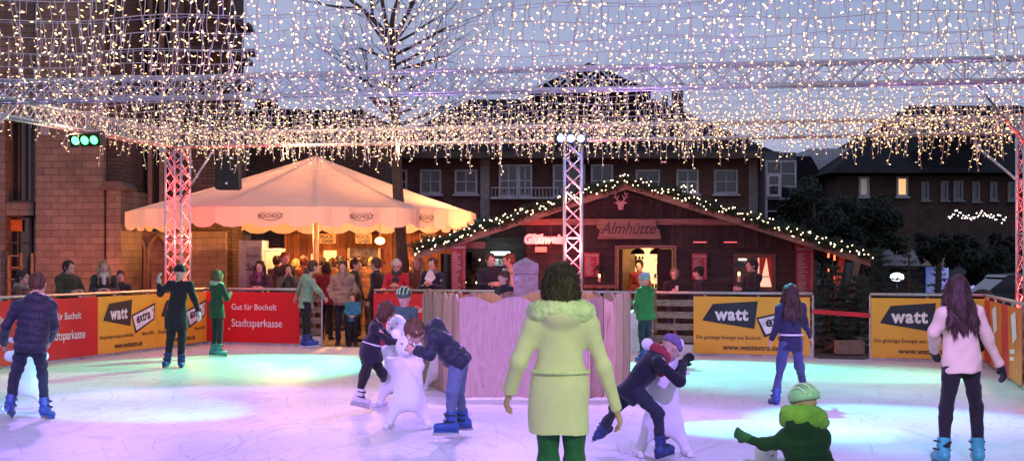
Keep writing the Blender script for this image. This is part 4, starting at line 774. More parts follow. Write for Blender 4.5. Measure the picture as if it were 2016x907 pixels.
tag(fr.build('wooden_rack', wood('rack_wood', (.2, .1, .05), (.35, .2, .1)), None, loc=(X(30, D1), D1-.25, 0)), 'light wooden rack in front of the ground floor window of the stone building', 'rack')
for i, (x0, x1) in enumerate(((247, 263), (270, 286), (293, 309), (316, 329))):
    g = MB(); g.b2(X(x0, 36), X(x1, 36), 36.6, 36.62, Z(452, 36), Z(120, 36)); g.build('tall_window', DGL, ch)
for x_ in (243, 266, 289, 312, 333): g = MB(); g.b2(X(x_, 36)-.055, X(x_, 36)+.055, 36.3, 37.4, Z(455, 36)+.002, 12); g.build('mullion', STONET, ch)
def arch(x0, x1, yb, yt, D):    # blind arch: ring and recess
    X0, X1, zb, zt_ = X(x0, D), X(x1, D), max(-.02, Z(yb, D)), Z(yt, D); w = X1-X0; n = 10; r_ = w; z1 = zt_-w*.87
    pr = [(X0+r_-r_*math.cos(R(60)*i/n), z1+r_*math.sin(R(60)*i/n)) for i in range(n+1)]; pr2 = [(X1-(p[0]-X0), p[1]) for p in pr[::-1]]
    path = [V((X0, D-.04, zb))]+[V((p[0], D-.04, p[1])) for p in pr]+[V((p[0], D-.04, p[1])) for p in pr2[1:]]+[V((X1, D-.04, zb))]
    q = MB(); q.tube(path, .06, 6); q.tube([p+V((0, .08, 0))+(V(((X0+X1)/2, D, (zb+zt_)/2))-p)*.12 for p in path], .04, 6); q.build('arch_moulding', STONET, ch, True)
arch(246, 286, 570, 462, 35.9); arch(292, 330, 570, 462, 35.9)
up = MB()
for (x0, x1, y0, y1, D, e) in ((-260, 455, 28, 36, 37.5, .3), (-260, 460, 92, 102, 37.4, .25), (-260, 456, 150, 156, 37.4, .2)): bx(up, x0, x1, y0, y1, D, 2.8)
for (x_, y_, w_, h_) in ((480, 45, 10, 12), (486, 52, 8, 6), (487, 96, 12, 8), (492, 101, 8, 6), (482, 158, 14, 10)): bx(up, x_-14, x_+w_, y_, y_+h_, 39.6, .6)
up.build('cornice', TRM, ch)
wm = MB(); bx(wm, 78, 94, 246, 266, D1-.5, .15); wm.build('wall_box', mat('grey_box', (.3, .28, .28), .5), ch)
# annexe roof right of the tower
an = thing('church_annexe', 'dark low annexe roof with small domed turret between stone building and bare tree', 'building', (X(510, 42), 42, 0)); a = MB(); bx(a, 470, 760, 248, 560, 42, 4); a.build('wall', DKB, an); a = MB()
a.prism([(0, 0), (4.6, 0), (3.8, .45), (.3, .5)], (X(468, 42), 41.8, Z(249, 42)), (1, 0, 0), (0, 0, 1), (0, 3, 0)); a.build('roof', SLATE, an); a = MB(); a.lathe([(.36, 0), (.38, .5), (.34, .8), (.2, 1.0), (.06, 1.1), (.02, 1.5)], (X(518, 41), 41.5, Z(250, 41)), 12); a.build('turret', SLATE, an)
# ---------------- brick house behind the hut
D2 = 47.0; bh = thing('brick_house', 'two storey brick house with white windows and hipped dark roof behind the wooden hut', 'house', (X(1150, D2), D2, 0))
a = MB(); a.b2(X(735, D2), X(1474, D2), D2, D2+10, -.02, Z(300, D2)); a.build('wall', RBK, bh)
a = MB()
for px in (1482, 955): a = MB(); a.b2(X(px-9, D2), X(px+9, D2), D2-.12, D2+.3, -.02, Z(300, D2)); a.build('pillar', mat('pale_concrete', (.3, .27, .25), .8), bh)
ez = Z(300, D2-.8); rz = Z(196, D2+5); xa, xb = X(725, D2-.8), X(1530, D2-.8); ra, rb = X(925, D2+5), X(1292, D2+5); y0, y1, ym = D2-.8, D2+11, D2+5
a = MB(); a.add([(xa, y0, ez), (xb, y0, ez), (xb, y1, ez), (xa, y1, ez), (ra, ym, rz), (rb, ym, rz)], [(0, 1, 5, 4), (1, 2, 5), (2, 3, 4, 5), (3, 0, 4), (3, 2, 1, 0)]); a.build('roof', SLATE, bh)
a = MB(); cxx = X(1158, D2+3); a.prism([(-2.1, -1.3), (2.1, -1.3), (2.1, -.35), (0, .62), (-2.1, -.35)], (cxx, D2+2.0, Z(158, D2+2)), (1, 0, 0), (0, 0, 1), (0, 4, 0)); a.build('dormer', SLATE, bh)
a = MB(); a.b2(X(1326, D2+5), X(1345, D2+5), D2+5, D2+5.6, Z(225, D2+5), Z(168, D2+5)); a.b2(X(1324, D2+5), X(1347, D2+5), D2+4.95, D2+5.65, Z(168, D2+5)+.002, Z(164, D2+5)); a.build('chimney', RBK, bh); a = MB(); a.b2(X(1300, D2+5), X(1309, D2+5), D2+4, D2+4.3, Z(225, D2+5), Z(195, D2+5)); a.build('chimney', RBK, bh)
a = MB(); a.b2(xa-.05, xb+.05, y0-.12, y0, ez-.2, ez+.02); a.build('gutter', TRM, bh)
for i, (x0, x1) in enumerate(((760, 800), (829, 867), (897, 938), (1253, 1297), (1333, 1373), (1407, 1450))): win(bh, x0, x1, 336, 380, D2, 2, 2)
for x0, x1 in ((984, 1018), (1022, 1046), (1090, 1150), (1165, 1205)): win(bh, x0, x1, 326, 386, D2-.3, 2, 2, fw=.06)
a = MB(); a.b2(X(966, D2-1), X(1100, D2-1), D2-1.2, D2, Z(392, D2-1), Z(388, D2-1))
for i in range(20): x_ = X(968, D2-1)+i*.118; a.tube([(x_, D2-1.15, Z(388, D2-1)), (x_, D2-1.15, Z(370, D2-1))], .012, 4)
a.b2(X(966, D2-1), X(1100, D2-1), D2-1.18, D2-1.12, Z(371, D2-1), Z(369, D2-1)); a.build('balcony', WFR, bh)
g = MB(); g.b2(X(1503, 46), X(1568, 46), 46.05, 50, -.02, Z(300, 46)); g.build('stair_tower_wall', mat('dark_metal_panel', (.05, .055, .07), .4), bh)
win(bh, 1508, 1565, 318, 440, 46, 2, 5, mat('pale_metal_frame', (.35, .35, .36), .5), .07, sill=False); win(bh, 1511, 1534, 345, 385, 45.9, 1, 2, WFR, .09, sill=False)
lw = MB()
for (dx, dy) in ((0, 0), (4, -3), (8, 0), (2, 8), (6, 9), (20, -2), (22, 6), (26, 9), (18, 10)): lw.ball(W(1342+dx, 368+dy, D2-.2), .022, 0, 6, 4)
lw.build('window_star_lights', emit('tiny_white_light', (1, .8, .6), 5), bh)
# houses on the right
D3 = 62.0; rh = thing('dark_house', 'large dark house with hipped roof and one yellow lit upstairs window on the right', 'house', (X(1850, D3), D3, 0))
a = MB(); a.b2(X(1655, D3), X(2200, D3), D3, D3+12, -.02, Z(345, D3)); a.build('wall', DKB, rh); y0, y1, ym = D3-1, D3+13, D3+6; ez = Z(340, D3-1); rz = Z(208, ym); xa, xb, ra, rb = X(1632, D3-1), X(2230, D3-1), X(1790, ym), X(2010, ym)
a = MB(); a.add([(xa, y0, ez), (xb, y0, ez), (xb, y1, ez), (xa, y1, ez), (ra, ym, rz), (rb, ym, rz)], [(0, 1, 5, 4), (1, 2, 5), (2, 3, 4, 5), (3, 0, 4), (3, 2, 1, 0)]); a.build('roof', SLATE, rh)
LITW = emit('lit_yellow_curtain', (1, .5, .12), .75); LITW2 = emit('dim_curtain', (.5, .3, .14), .16)
for x0, x1, y0_, y1_, g_ in ((1692, 1709, 350, 385, LITW2), (1766, 1785, 350, 385, LITW), (1815, 1826, 360, 392, DGL), (1853, 1864, 358, 392, DGL), (1878, 1893, 358, 392, DGL), (1915, 1926, 360, 394, DGL), (1950, 1960, 360, 392, DGL), (1985, 1996, 360, 392, DGL)): win(rh, x0, x1, y0_, y1_, D3, 1, 1, WFR if g_ is not DGL else mat('grey_window_frame', (.22, .22, .23), .5), .09, g_)
a = MB(); a.prism([(-1.3, 0), (1.3, 0), (1.3, .9), (0, 1.9), (-1.3, .9)], (X(1880, D3-1), D3-.5, Z(330, D3-1)), (1, 0, 0), (0, 0, 1), (0, 5, 0)); a.build('dormer', SLATE, rh)
ws = thing('white_gable_house', 'small pale gabled house with dark roof between the ivy and the dark house', 'house', (X(1630, 66), 66, 0)); a = MB(); bx(a, 1590, 1654, 455, 560, 66, 5); a.prism([(0, 0), (2.3, 0), (2.3, 4.0), (.0, 4.0)], (X(1595, 66), 66, Z(462, 66)), (1, 0, 0), (0, 0, 1), (0, 5, 0)); a.build('wall', mat('pale_render', (.45, .45, .5), .8), ws)
a = MB(); a.prism([(-1.9, 0), (1.6, 0), (-.4, 3.6), (-1.9, 3.6)], (X(1612, 65.5), 65.3, Z(462, 65.5)), (1, 0, 0), (0, 0, 1), (0, .5, 0)); a.build('roof', SLATE, ws)
# shop front with canopy, blue lit
sh = thing('shop_front', 'low shop front with pale canopy and blue lit windows under the trees on the right', 'shop', (X(1830, 56), 56, 0)); a = MB(); bx(a, 1700, 2100, 518, 590, 56, 3); a.build('wall', mat('shop_wall', (.08, .07, .08), .7), sh)
a = MB(); a.b2(X(1765, 54), X(1815, 54), 54, 56, Z(523, 54), Z(490, 54)); a.build('canopy', mat('grey_canopy', (.36, .35, .38), .7), sh); a = MB(); a.b2(X(1816, 54), X(1868, 54), 54, 56, Z(523, 54), Z(490, 54)); a.build('canopy', mat('beige_canopy', (.42, .3, .24), .7), sh)
for x0, x1, y0_, y1_, c, s_ in ((1822, 1846, 525, 576, (.05, .1, .5), .35), (1850, 1866, 526, 576, (.12, .15, .6), .5), (1858, 1870, 548, 574, (.3, .15, .8), .5), (1903, 1938, 540, 574, (.35, .25, .8), .6), (1906, 1926, 536, 556, (.1, .8, .8), 1.4)):
    g = MB(); g.b2(X(x0, 55.9), X(x1, 55.9), 55.8-(.1 if s_ > 1 else 0), 55.9-(.1 if s_ > 1 else 0), Z(y1_, 55.9), Z(y0_, 55.9)); g.build('lit_window', emit('shop_light_%d' % x0, c, s_), sh)
gl = MB(); gl.ball(W(1766, 545, 50), .19, 0, 12, 8, sc=(1.3, 1, .8)); gl.tube([W(1766, 545, 50)-V((0, 0, .24)), (X(1766, 50), 50, 0)], .03, 6, 1); tag(gl.build('globe_lamp', [emit('globe_white', (.8, .88, 1), 4), RUB], None, True, loc=(X(1766, 50), 50, 0)), 'bright white globe lamp glowing behind the fir trees', 'lamp')
tn = thing('market_tent', 'small pale tent roof at the far right behind the chain', 'tent', (X(2000, 48), 48, 0)); a = MB(); a.lathe([(.75, 0), (.02, .4)], (X(2003, 48), 48, Z(552, 48)), 4); a.build('roof', mat('tent_canvas', (.55, .5, .48), .7), tn); a = MB()
for sx in (-.5, .5): a.tube([(X(2003, 48)+sx, 48, 0), (X(2003, 48)+sx, 48, Z(550, 48))], .03, 6)
a.build('pole', STEEL, tn)
# parked car roof behind right corner
CARM = mat('dark_car_paint', (.03, .04, .055), .2, .4, bump=0, spec=.6); car = thing('parked_car', 'dark blue car parked behind the right corner of the rink', 'car', (X(2040, 36), 36, 0)); cxx = X(2040, 36)
a = MB(); a.prism([(-2.1, .25), (2.1, .25), (2.15, .7), (1.9, .86), (1.2, .9), (-1.3, .92), (-2.0, .82), (-2.15, .6)], (cxx, 35.2, 0), (1, 0, 0), (0, 0, 1), (0, 1.7, 0)); a.build('body', CARM, car)
a = MB(); a.prism([(-1.5, .921), (1.25, .901), (.6, 1.3), (-.1, 1.38), (-1.0, 1.32)], (cxx, 35.35, 0), (1, 0, 0), (0, 0, 1), (0, 1.4, 0)); a.build('window', DGL, car); a = MB(); a.prism([(-1.05, 1.325), (-.1, 1.385), (.62, 1.305), (.5, 1.35), (-.1, 1.44), (-.95, 1.38)], (cxx, 35.3, 0), (1, 0, 0), (0, 0, 1), (0, 1.5, 0)); a.build('roof', CARM, car)
for wx in (-1.3, 1.3):
    for wy in (35.15, 36.95): a = MB(); a.lathe([(.001, -.1), (.31, -.1), (.33, 0), (.31, .1), (.001, .1)], (cxx+wx, wy, .31), 18, rot=Matrix.Rotation(R(90), 3, 'X')); a.build('wheel', RUB, car, True)
# star lights over the street
stl = thing('street_light_garland', 'wavy band of white star lights strung across the dark house front', 'light garland', W(1865, 430, 57)); rs = random.Random(3); a = MB()
for i in range(44): t = i/43; a.ball(W(1868+t*112, 424-4*math.sin(t*12.5)+rs.uniform(-6, 6)+(6 if t < .06 or t > .93 else 0), 57), .028, 0, 6, 4)
a.build('star_lights', emit('star_white', (1, .8, .7), 4), stl); a = MB(); a.tube([W(1862+i*6, 424-4*math.sin(i/20*12.5), 57) for i in range(21)], .012, 4); a.build('cable', RUB, stl)
for (px, D_, lb) in ((1862, 57.3, 'left mast of the star light band'),): mb = MB(); mb.tube([(X(px, D_), D_, 0), W(px, 418, D_)], .05, 6); tag(mb.build('mast', RUB, None, loc=(X(px, D_), D_, 0)), 'thin dark mast holding the left end of the star light band', 'mast')

# ================================================================ wooden hut
D4 = 31.2; HW = wood('dark_hut_boards', (.022, .016, .012), (.058, .042, .032), 1, plank=1, axis='X', plankw=.15); HWH = wood('dark_log_boards', (.02, .014, .011), (.05, .036, .028), 1, plank=1, axis='Z', plankw=.2); BEAM = wood('brown_beam', (.2, .11, .08), (.36, .22, .16), 1, axis='Z')  # brown wood for the beams and trim boards
hut = thing('wooden_hut', 'large dark wooden gabled hut with lit doorway below the fir garlands', 'hut', (X(1250, D4), D4, 0))
AX_, AZ = X(1232, 30.6), Z(362, 30.6); LX, LZ = X(816, 30.6), Z(500, 30.6); RX, RZ = X(1708, 30.6), Z(512, 30.6)
def roofside(x0, z0): 
    a = MB(); v = [(AX_, 30.4, AZ), (x0, 30.4, z0), (x0, 36.5, z0), (AX_, 36.5, AZ)]; t = .14
    a.add([V(p) for p in v]+[V(p)+V((0, 0, t)) for p in v], [(0, 1, 2, 3), (7, 6, 5, 4), (0, 4, 5, 1), (1, 5, 6, 2), (2, 6, 7, 3), (3, 7, 4, 0)]); a.build('roof', wood('roof_boards', (.07, .04, .03), (.16, .1, .08), 1), hut)
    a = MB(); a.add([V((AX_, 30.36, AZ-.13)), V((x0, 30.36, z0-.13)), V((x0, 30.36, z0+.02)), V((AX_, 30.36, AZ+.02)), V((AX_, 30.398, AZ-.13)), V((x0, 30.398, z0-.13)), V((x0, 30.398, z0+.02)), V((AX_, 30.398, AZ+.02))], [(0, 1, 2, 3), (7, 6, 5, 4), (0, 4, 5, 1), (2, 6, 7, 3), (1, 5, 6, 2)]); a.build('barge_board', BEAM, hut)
roofside(LX, LZ); roofside(RX, RZ)
def gz(x): return AZ-.14+(LZ-AZ)*(AX_-x)/(AX_-LX) if x < AX_ else AZ-.14+(RZ-AZ)*(x-AX_)/(RX-AX_)
xw0, xw1 = X(1036, D4), X(1590, D4); zb = Z(440, D4); dz = Z(488, D4); wz = Z(500, D4)
a = MB(); a.prism([(X(1000, D4), zb), (X(1500, D4), zb), (AX_+.0, gz(AX_)-.02)], (0, D4-.02, 0), (1, 0, 0), (0, 0, 1), (0, .1, 0)); a.build('gable', HW, hut)
a = MB(); dx0, dx1 = X(1216, D4), X(1326, D4); wx0, wx1 = X(1447, D4), X(1522, D4)
a.prism([(xw0, dz), (xw1, dz), (xw1, max(gz(xw1)-.03, dz+.004)), (X(1500, D4), zb-.01), (xw0, zb-.01)], (0, D4, 0), (1, 0, 0), (0, 0, 1), (0, .1, 0)); a.build('wall', HW, hut)
a = MB(); a.b2(xw0, dx0, D4+.02, D4+.12, -.02, dz-.002); a.b2(dx1, wx0, D4+.02, D4+.12, -.02, dz-.002); a.b2(wx0, wx1, D4+.02, D4+.12, wz, dz-.002); a.b2(wx0, wx1, D4+.02, D4+.12, -.02, Z(570, D4)); a.b2(wx1, xw1, D4+.02, D4+.12, -.02, dz-.002); a.build('wall', HWH, hut)
a = MB(); a.b2(xw1, xw1+.08, D4+.1, 36.3, -.02, gz(xw1)-.05); a.build('side_wall', HW, hut); a = MB(); a.b2(X(870, D4), xw1, 36.2, 36.3, -.02, 1.95); a.build('back_wall', HW, hut); a = MB(); a.b2(X(870, D4)-.08, X(870, D4), D4+1, 36.2, -.02, 1.9); a.build('wall', HW, hut)
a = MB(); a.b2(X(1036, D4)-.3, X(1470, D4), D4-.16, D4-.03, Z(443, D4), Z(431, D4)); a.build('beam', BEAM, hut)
# door recess with shelves and light
IN = emit('doorway_glow', (1, .72, .4), 1.0); dk = mat('dark_interior', (.03, .018, .014), .8)
a = MB(); a.b2(dx0-.05, dx1+.05, 34.4, 34.45, -.02, dz); a.b2(dx0-.35, dx0-.3, D4+.15, 34.4, -.02, dz); a.b2(dx1+.3, dx1+.35, D4+.15, 34.4, -.02, dz); a.b2(dx0-.3, dx1+.3, D4+.15, 34.4, dz, dz+.05); a.build('interior', mat('cream_interior', (.5, .36, .2), .7), hut)
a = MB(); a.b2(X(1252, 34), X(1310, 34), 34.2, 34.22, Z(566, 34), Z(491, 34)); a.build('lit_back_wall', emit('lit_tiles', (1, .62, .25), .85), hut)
a = MB()
for y_, x0, x1 in ((510, 1252, 1266), (521, 1252, 1266), (509, 1290, 1310), (545, 1288, 1310), (566, 1250, 1310)): a.b2(X(x0, 34), X(x1, 34), 33.9, 34.18, Z(y_, 34)-.025, Z(y_, 34))
a.build('shelf', mat('white_shelf', (.6, .5, .38), .6), hut); a = MB(); rs = random.Random(8)
for y_, x0, x1 in ((510, 1252, 1266), (521, 1252, 1266), (545, 1290, 1310), (566, 1268, 1308)):
    x_ = x0
    while x_ < x1: h_ = rs.uniform(.06, .2); a.lathe([(.001, 0), (.028, 0), (.028, h_*.7), (.012, h_*.85), (.012, h_), (.001, h_)], (X(x_, 34), 34.0, Z(y_, 34)+.002), 7); x_ += rs.uniform(4, 7)
a.build('bottles', mat('dark_bottle', (.05, .03, .02), .2, bump=0), hut)
a = MB(); a.b2(X(1294, 34), X(1309, 34), 34.12, 34.15, Z(541, 34), Z(519, 34)); a.build('menu_screen', mat('black_board', (.02, .018, .015), .5), hut)
for px in (1256, 1293): lm = MB(); lm.lathe([(.17, 0), (.15, .07), (.05, .13), (.02, .16)], (X(px, 32.6), 32.6, Z(500, 32.6)), 14); lm.tube([(X(px, 32.6), 32.6, Z(500, 32.6)+.15), (X(px, 32.6), 32.6, dz+.1)], .008, 4); lm.build('pendant_shade', RUB, hut, True)
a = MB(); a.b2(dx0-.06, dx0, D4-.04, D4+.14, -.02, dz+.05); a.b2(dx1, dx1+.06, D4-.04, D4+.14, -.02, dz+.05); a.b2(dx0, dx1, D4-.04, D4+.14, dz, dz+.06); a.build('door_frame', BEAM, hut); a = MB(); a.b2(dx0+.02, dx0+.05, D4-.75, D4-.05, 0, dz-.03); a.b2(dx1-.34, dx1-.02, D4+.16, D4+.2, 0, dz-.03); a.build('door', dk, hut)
# window
WFH = wood('window_wood', (.1, .05, .03), (.2, .11, .07)); wo = win(hut, 1447, 1522, 503, 568, D4+.05, 1, 1, WFH, .09, mat('window_dim_glass', (.12, .08, .06), .2, bump=0)); a = MB(); a.b2(X(1492, D4), X(1520, D4), D4-.02, D4+.0, Z(566, D4), Z(506, D4)); a.build('lit_pane', emit('warm_room', (1, .45, .2), .8), hut)
a = MB(); a.tube([(X(1485, D4), D4-.05, Z(505, D4)), (X(1485, D4), D4-.05, Z(567, D4))], .02, 4); a.tube([(X(1447, D4), D4-.05, Z(544, D4)), (X(1522, D4), D4-.05, Z(544, D4))], .014, 4); a.build('glazing_bar', WFH, hut)
for x0, x1, x2 in ((1494, 1500, 1508), (1519, 1513, 1508)): a = MB(); a.prism([(X(x0, D4), Z(506, D4)), (X(x2, D4), Z(506, D4)), (X(x1, D4), Z(540, D4)), (X(x0, D4), Z(566, D4))], (0, D4-.06, 0), (1, 0, 0), (0, 0, 1), (0, .01, 0)); a.build('curtain', mat('red_curtain', (.5, .06, .05), .8), hut)
a = MB(); a.b2(X(1454, D4), X(1469, D4), D4-.03, D4-.015, Z(512, D4), Z(509, D4)); a.build('lamp_tube', emit('tube_white', (1, .75, .5), 4), hut)
# signs
sg = thing('name_board', 'rustic board with the hut name in dark brush lettering over the door', 'sign', W(1236, 455, D4-.25)); a = MB(); o = W(1236, 452, D4-.3)
a.prism([(-.66, -.2), (.72, -.2), (.7, -.1), (.69, .0), (.63, .03), (.6, .22), (-.62, .24), (-.68, .05), (-.6, -.02)], o, (1, 0, 0), (0, 0, 1), (0, .04, 0)); a.build('board', BEAM, sg); a = MB(); add_text(a, 'Almhütte', o+V((0, -.012, .02)), (1, 0, 0), (0, 0, 1), .36, 0, bold=.004, shear=.35, sx=.86); a.build('lettering', INK2, sg)
ne = thing('neon_sign', 'glowing red and white script sign in the left window of the hut', 'neon sign', W(1070, 472, D4-.2)); a = MB(); add_text(a, 'Glühwein', W(1070, 471, D4-.25), (1, 0, 0), (0, 0, 1), .26, 0, bold=.012, shear=.3, extrude=.012, sx=.86); a.build('lettering', emit('neon_pink', (1, .09, .06), 2.2), ne)
a = MB(); add_text(a, 'Glühwein', W(1070, 471, D4-.22), (1, 0, 0), (0, 0, 1), .262, 0, bold=.024, shear=.3, sx=.86); a.build('backing_glow', emit('neon_red', (1, .02, .015), .6), ne); a = MB(); a.b2(X(1053, D4), X(1076, D4), D4-.28, D4-.26, Z(496, D4), Z(486, D4)); a.build('price_card', mat('pinkish_card', (.6, .35, .3), .6), ne)
for px in (1045, 1095): a = MB(); a.tube([W(px, 460, D4-.22), W(px, 442, D4-.22)], .005, 4); a.build('wire', RUB, ne)
dh = thing('deer_head', 'pale cut-out deer head with antlers on the hut gable', 'decoration', W(1222, 400, D4-.1)); a = MB(); o = W(1222, 402, D4-.12); a.prism([(-.05, -.12), (.05, -.12), (.07, 0), (.15, .03), (.06, .07), (-.06, .07), (-.15, .03), (-.07, 0)], o, (1, 0, 0), (0, 0, 1), (0, .03, 0)); pk = mat('pale_wood', (.6, .45, .4), .6)
a.build('head', pk, dh)
for sx in (-1, 1):
    a = MB(); a.tube([o+V((sx*.03, .015, .06)), o+V((sx*.09, .015, .1)), o+V((sx*.11, .015, .2)), o+V((sx*.08, .015, .28))], .014, 5)
    for q in ((.1, .13, .17, .17), (.11, .19, .17, .25), (.075, .1, .04, .2)): a.tube([o+V((sx*q[0], .015, q[1])), o+V((sx*q[2], .015, q[3]))], .011, 5)
    a.build('antler', pk, dh)
ao = thing('antler_ornament', 'pair of dark curved antler ornaments either side of the pale deer head', 'decoration', o)
for sx in (-1, 1):
    a = MB()
    for rr_ in (0, 1): a.tube([o+V((sx*(.35+(.28+.05*rr_)*math.sin(t)), .06-.03*rr_, -.02+.18*math.cos(t)-.1)) for t in [i*.35 for i in range(10)]], .012+.004*rr_, 5)
    a.build('antler', mat('dark_antler', (.07, .05, .04), .7), ao)
MENU = mat('menu_red', (.3, .03, .03), .5, bump=0); MTX = mat('menu_print', (.5, .38, .34), .5, bump=0)
def menu(label, x0, x1, y0, y1, D, b=1.0):
    m = MB(); m.b2(X(x0, D), X(x1, D), D, D+.03, max(-.0, Z(y1, D)), Z(y0, D)); w = X(x1, D)-X(x0, D); hh = Z(y0, D)-Z(y1, D); add_text(m, 'Getränke', (X((x0+x1)/2, D), D-.004, Z(y0, D)-.11*hh), (1, 0, 0), (0, 0, 1), w*.24, 1, bold=.002)
    rs = random.Random(int(x0)); 
    for i in range(26): z_ = Z(y0, D)-hh*(.2+.74*i/26); xx = X(x0, D)+w*.1; m.b2(xx, xx+w*rs.uniform(.25, .6), D-.006, D-.003, z_-hh*.006, z_+hh*.004, 1); m.b2(X(x1, D)-w*.16, X(x1, D)-w*.07, D-.006, D-.003, z_-hh*.006, z_+hh*.004, 1)
    tag(m.build('menu_board', [MENU, MTX], None, loc=(X((x0+x1)/2, D), D, Z(y1, D))), label, 'menu board', 'red drinks boards')
menu('red drinks board on the left corner of the hut', 888, 917, 475, 580, 30.4); menu('red drinks board on the right corner of the hut', 1567, 1602, 477, 590, 30.9); menu('small dark red drinks board left of the hut door', 1150, 1180, 497, 545, D4-.1); menu('small dark red drinks board right of the hut door', 1362, 1392, 498, 550, D4-.1)
for i, px in enumerate((1378, 1438)):
    P = thing('wall_heater', ('first' if i == 0 else 'second')+' glowing red heater strip from the door on the hut wall', 'heater', W(px, 476, D4-.2), 'heater strips on the hut wall'); a = MB(); a.b2(X(px-15, D4), X(px+15, D4), D4-.2, D4-.02, Z(474, D4), Z(468, D4)); a.build('hood', RUB, P); a = MB(); a.tube([W(px-13, 476.5, D4-.22), W(px+13, 476.5, D4-.22)], .011, 6); a.build('element', emit('heater_red', (1, .05, .04), 1.2), P)
def lantern(label, px, y, D, s_=1.0):
    c = W(px, y, D); P = thing('lantern', label, 'lantern', c, 'candle lanterns by the hut'); a = MB(); w = .11*s_; h_ = .3*s_
    for sx in (-1, 1):
        for sy in (-1, 1): a.tube([c+V((sx*w, sy*w, 0)), c+V((sx*w, sy*w, h_))], .009, 4)
    a.box(c, (2.3*w, 2.3*w, .02)); a.lathe([(w*1.5, h_), (w*.6, h_+.09), (.02, h_+.11)], c, 4); a.build('frame', RUB, P); a = MB(); a.tube([c+V((0, 0, .015)), c+V((0, 0, .13*s_))], .035*s_, 8); a.build('candle', mat('candle_wax', (.7, .5, .3), .5), P); a = MB(); a.ball(c+V((0, 0, .165*s_)), .02*s_, 0, 6, 5, sc=(1, 1, 2)); a.build('flame', emit('flame', (1, .5, .12), 14), P)
lantern('candle lantern on the ledge left of the hut door', 1180, 556, 30.6, .9); lantern('candle lantern in front of the hut window beside the young man', 1455, 556, 29.4, 1.1)
lg = MB(); lg.b2(X(1130, 30.7), X(1210, 30.7), 30.3, 30.9, Z(566, 30.7), Z(560, 30.7)); lg.b2(X(1150, 30.7), X(1160, 30.7), 30.5, 30.7, 0, Z(566, 30.7)); lg.b2(X(1190, 30.7), X(1200, 30.7), 30.5, 30.7, 0, Z(566, 30.7)); tag(lg.build('ledge_table', WFH, None, loc=(X(1170, 30.7), 30.6, 0)), 'narrow wooden standing table left of the hut door', 'table')
# drinks counter left part
cn = thing('drinks_counter', 'open drinks counter with strip light and bottle shelves at the left end of the hut', 'counter', (X(985, 33), 33, 0)); a = MB(); a.b2(X(925, 33), X(1034, 33), 32.4, 33, 0, 1.1); a.build('bar', HWH, cn); a = MB(); a.b2(X(925, 33), X(1036, 33), 35, 35.1, 0, 2.3); a.build('cabinet', HWH, cn)
a = MB(); a.b2(X(966, 34), X(1004, 34), 34.5, 34.6, Z(502, 34), Z(495, 34)); a.build('strip_light', emit('cool_tube', (.8, .95, 1), 5), cn)
for y_ in (521, 536, 549): a = MB(); a.b2(X(962, 34), X(1010, 34), 34.5, 34.8, Z(y_, 34)-.03, Z(y_, 34)); a.build('shelf', WFR, cn); rs = random.Random(int(y_)); a = MB(); [a.lathe([(.001, 0), (.03, 0), (.03, .1), (.012, .14), (.001, .15)], (X(963+i*4, 34), 34.6, Z(y_, 34)+.002), 6, rs.randrange(3)) for i in range(12)]; a.build('bottles', [mat('green_glass', (.05, .3, .15), .2, bump=0), mat('clear_glass_b', (.5, .55, .55), .2, bump=0), mat('brown_glass', (.2, .08, .03), .2, bump=0)], cn)
a = MB(); a.b2(X(905, 30.9), X(955, 30.9), 30.8, 31, Z(489, 30.9), Z(476, 30.9)); tag(a.build('wooden_lintel', BEAM, None, loc=tuple(W(930, 489, 30.9))), 'short wooden lintel board under the left eave of the hut', 'board')
# timber supports right
for i, (a_, b_, lb) in enumerate((((1627, 590), (1660, 492), 'slanted timber prop beside the right hut corner, red lit'), ((1655, 590), (1690, 505), 'outer slanted timber prop right of the hut'))): m = MB(); m.tube([W(a_[0], a_[1]+70, 31.5+i*.8), W(b_[0], b_[1], 31.8+i*.8)], .1, 4); tag(m.build('timber_prop', BEAM, None, loc=tuple(W(a_[0], a_[1]+70, 31.5+i*.8))), lb, 'timber prop')
for i, (px, y) in enumerate(((1631, 500), (1643, 505), (1631, 535), (1641, 548))): m = MB(); m.tube([W(px, y-7, 31.2), W(px, y+7, 31.2)], .02, 6); tag(m.build('red_lamp', emit('red_glow', (1, .08, .02), 3), None, loc=tuple(W(px, y, 31.2))), ['upper left', 'upper right', 'lower left', 'lower right'][i]+' small red lamp on the timber prop', 'lamp', 'red lamps on the timber props')
# garland of fir with bulbs
NEED = mat('fir_needles', (.022, .042, .018), .7, sc=10, var=.4, bump=0); GB = emit('garland_bulb', (1, .72, .42), 7)
def garland(label, a, b, seed, sag=.04, n=58):
    rs = random.Random(seed); P = thing('fir_garland', label, 'garland', a, 'fir garlands with lights on the hut roof'); mb = MB(); a = V(a); b = V(b); k = int((b-a).length/.045)
    for i in range(k+1): c = a.lerp(b, i/k)+V((rs.uniform(-.03, .03), rs.uniform(-.05, .05), rs.uniform(-.04, .04)-sag*math.sin(i/k*25))); needles(mb, c, .12, 40, .095, rs)
    mb.tube([a, b], .03, 5); mb.build('foliage', NEED, P); m0 = MB(); m0.ball((0, 0, 0), .013, 0, 6, 4); b0 = None
    for i in range(n*2):
        p = a.lerp(b, (i+rs.random())/(n*2))+V((rs.uniform(-.05, .05), -.09+rs.uniform(-.06, .04), rs.uniform(-.13, .12)))
        if i >= 100: break
        if b0 is None: b0 = build('bulb', m0.v, m0.f, GB, None, P); o_ = b0
        else: o_ = bpy.data.objects.new('bulb', b0.data); COL.objects.link(o_); o_.parent = P
        o_.location = p-V(P['_w'])
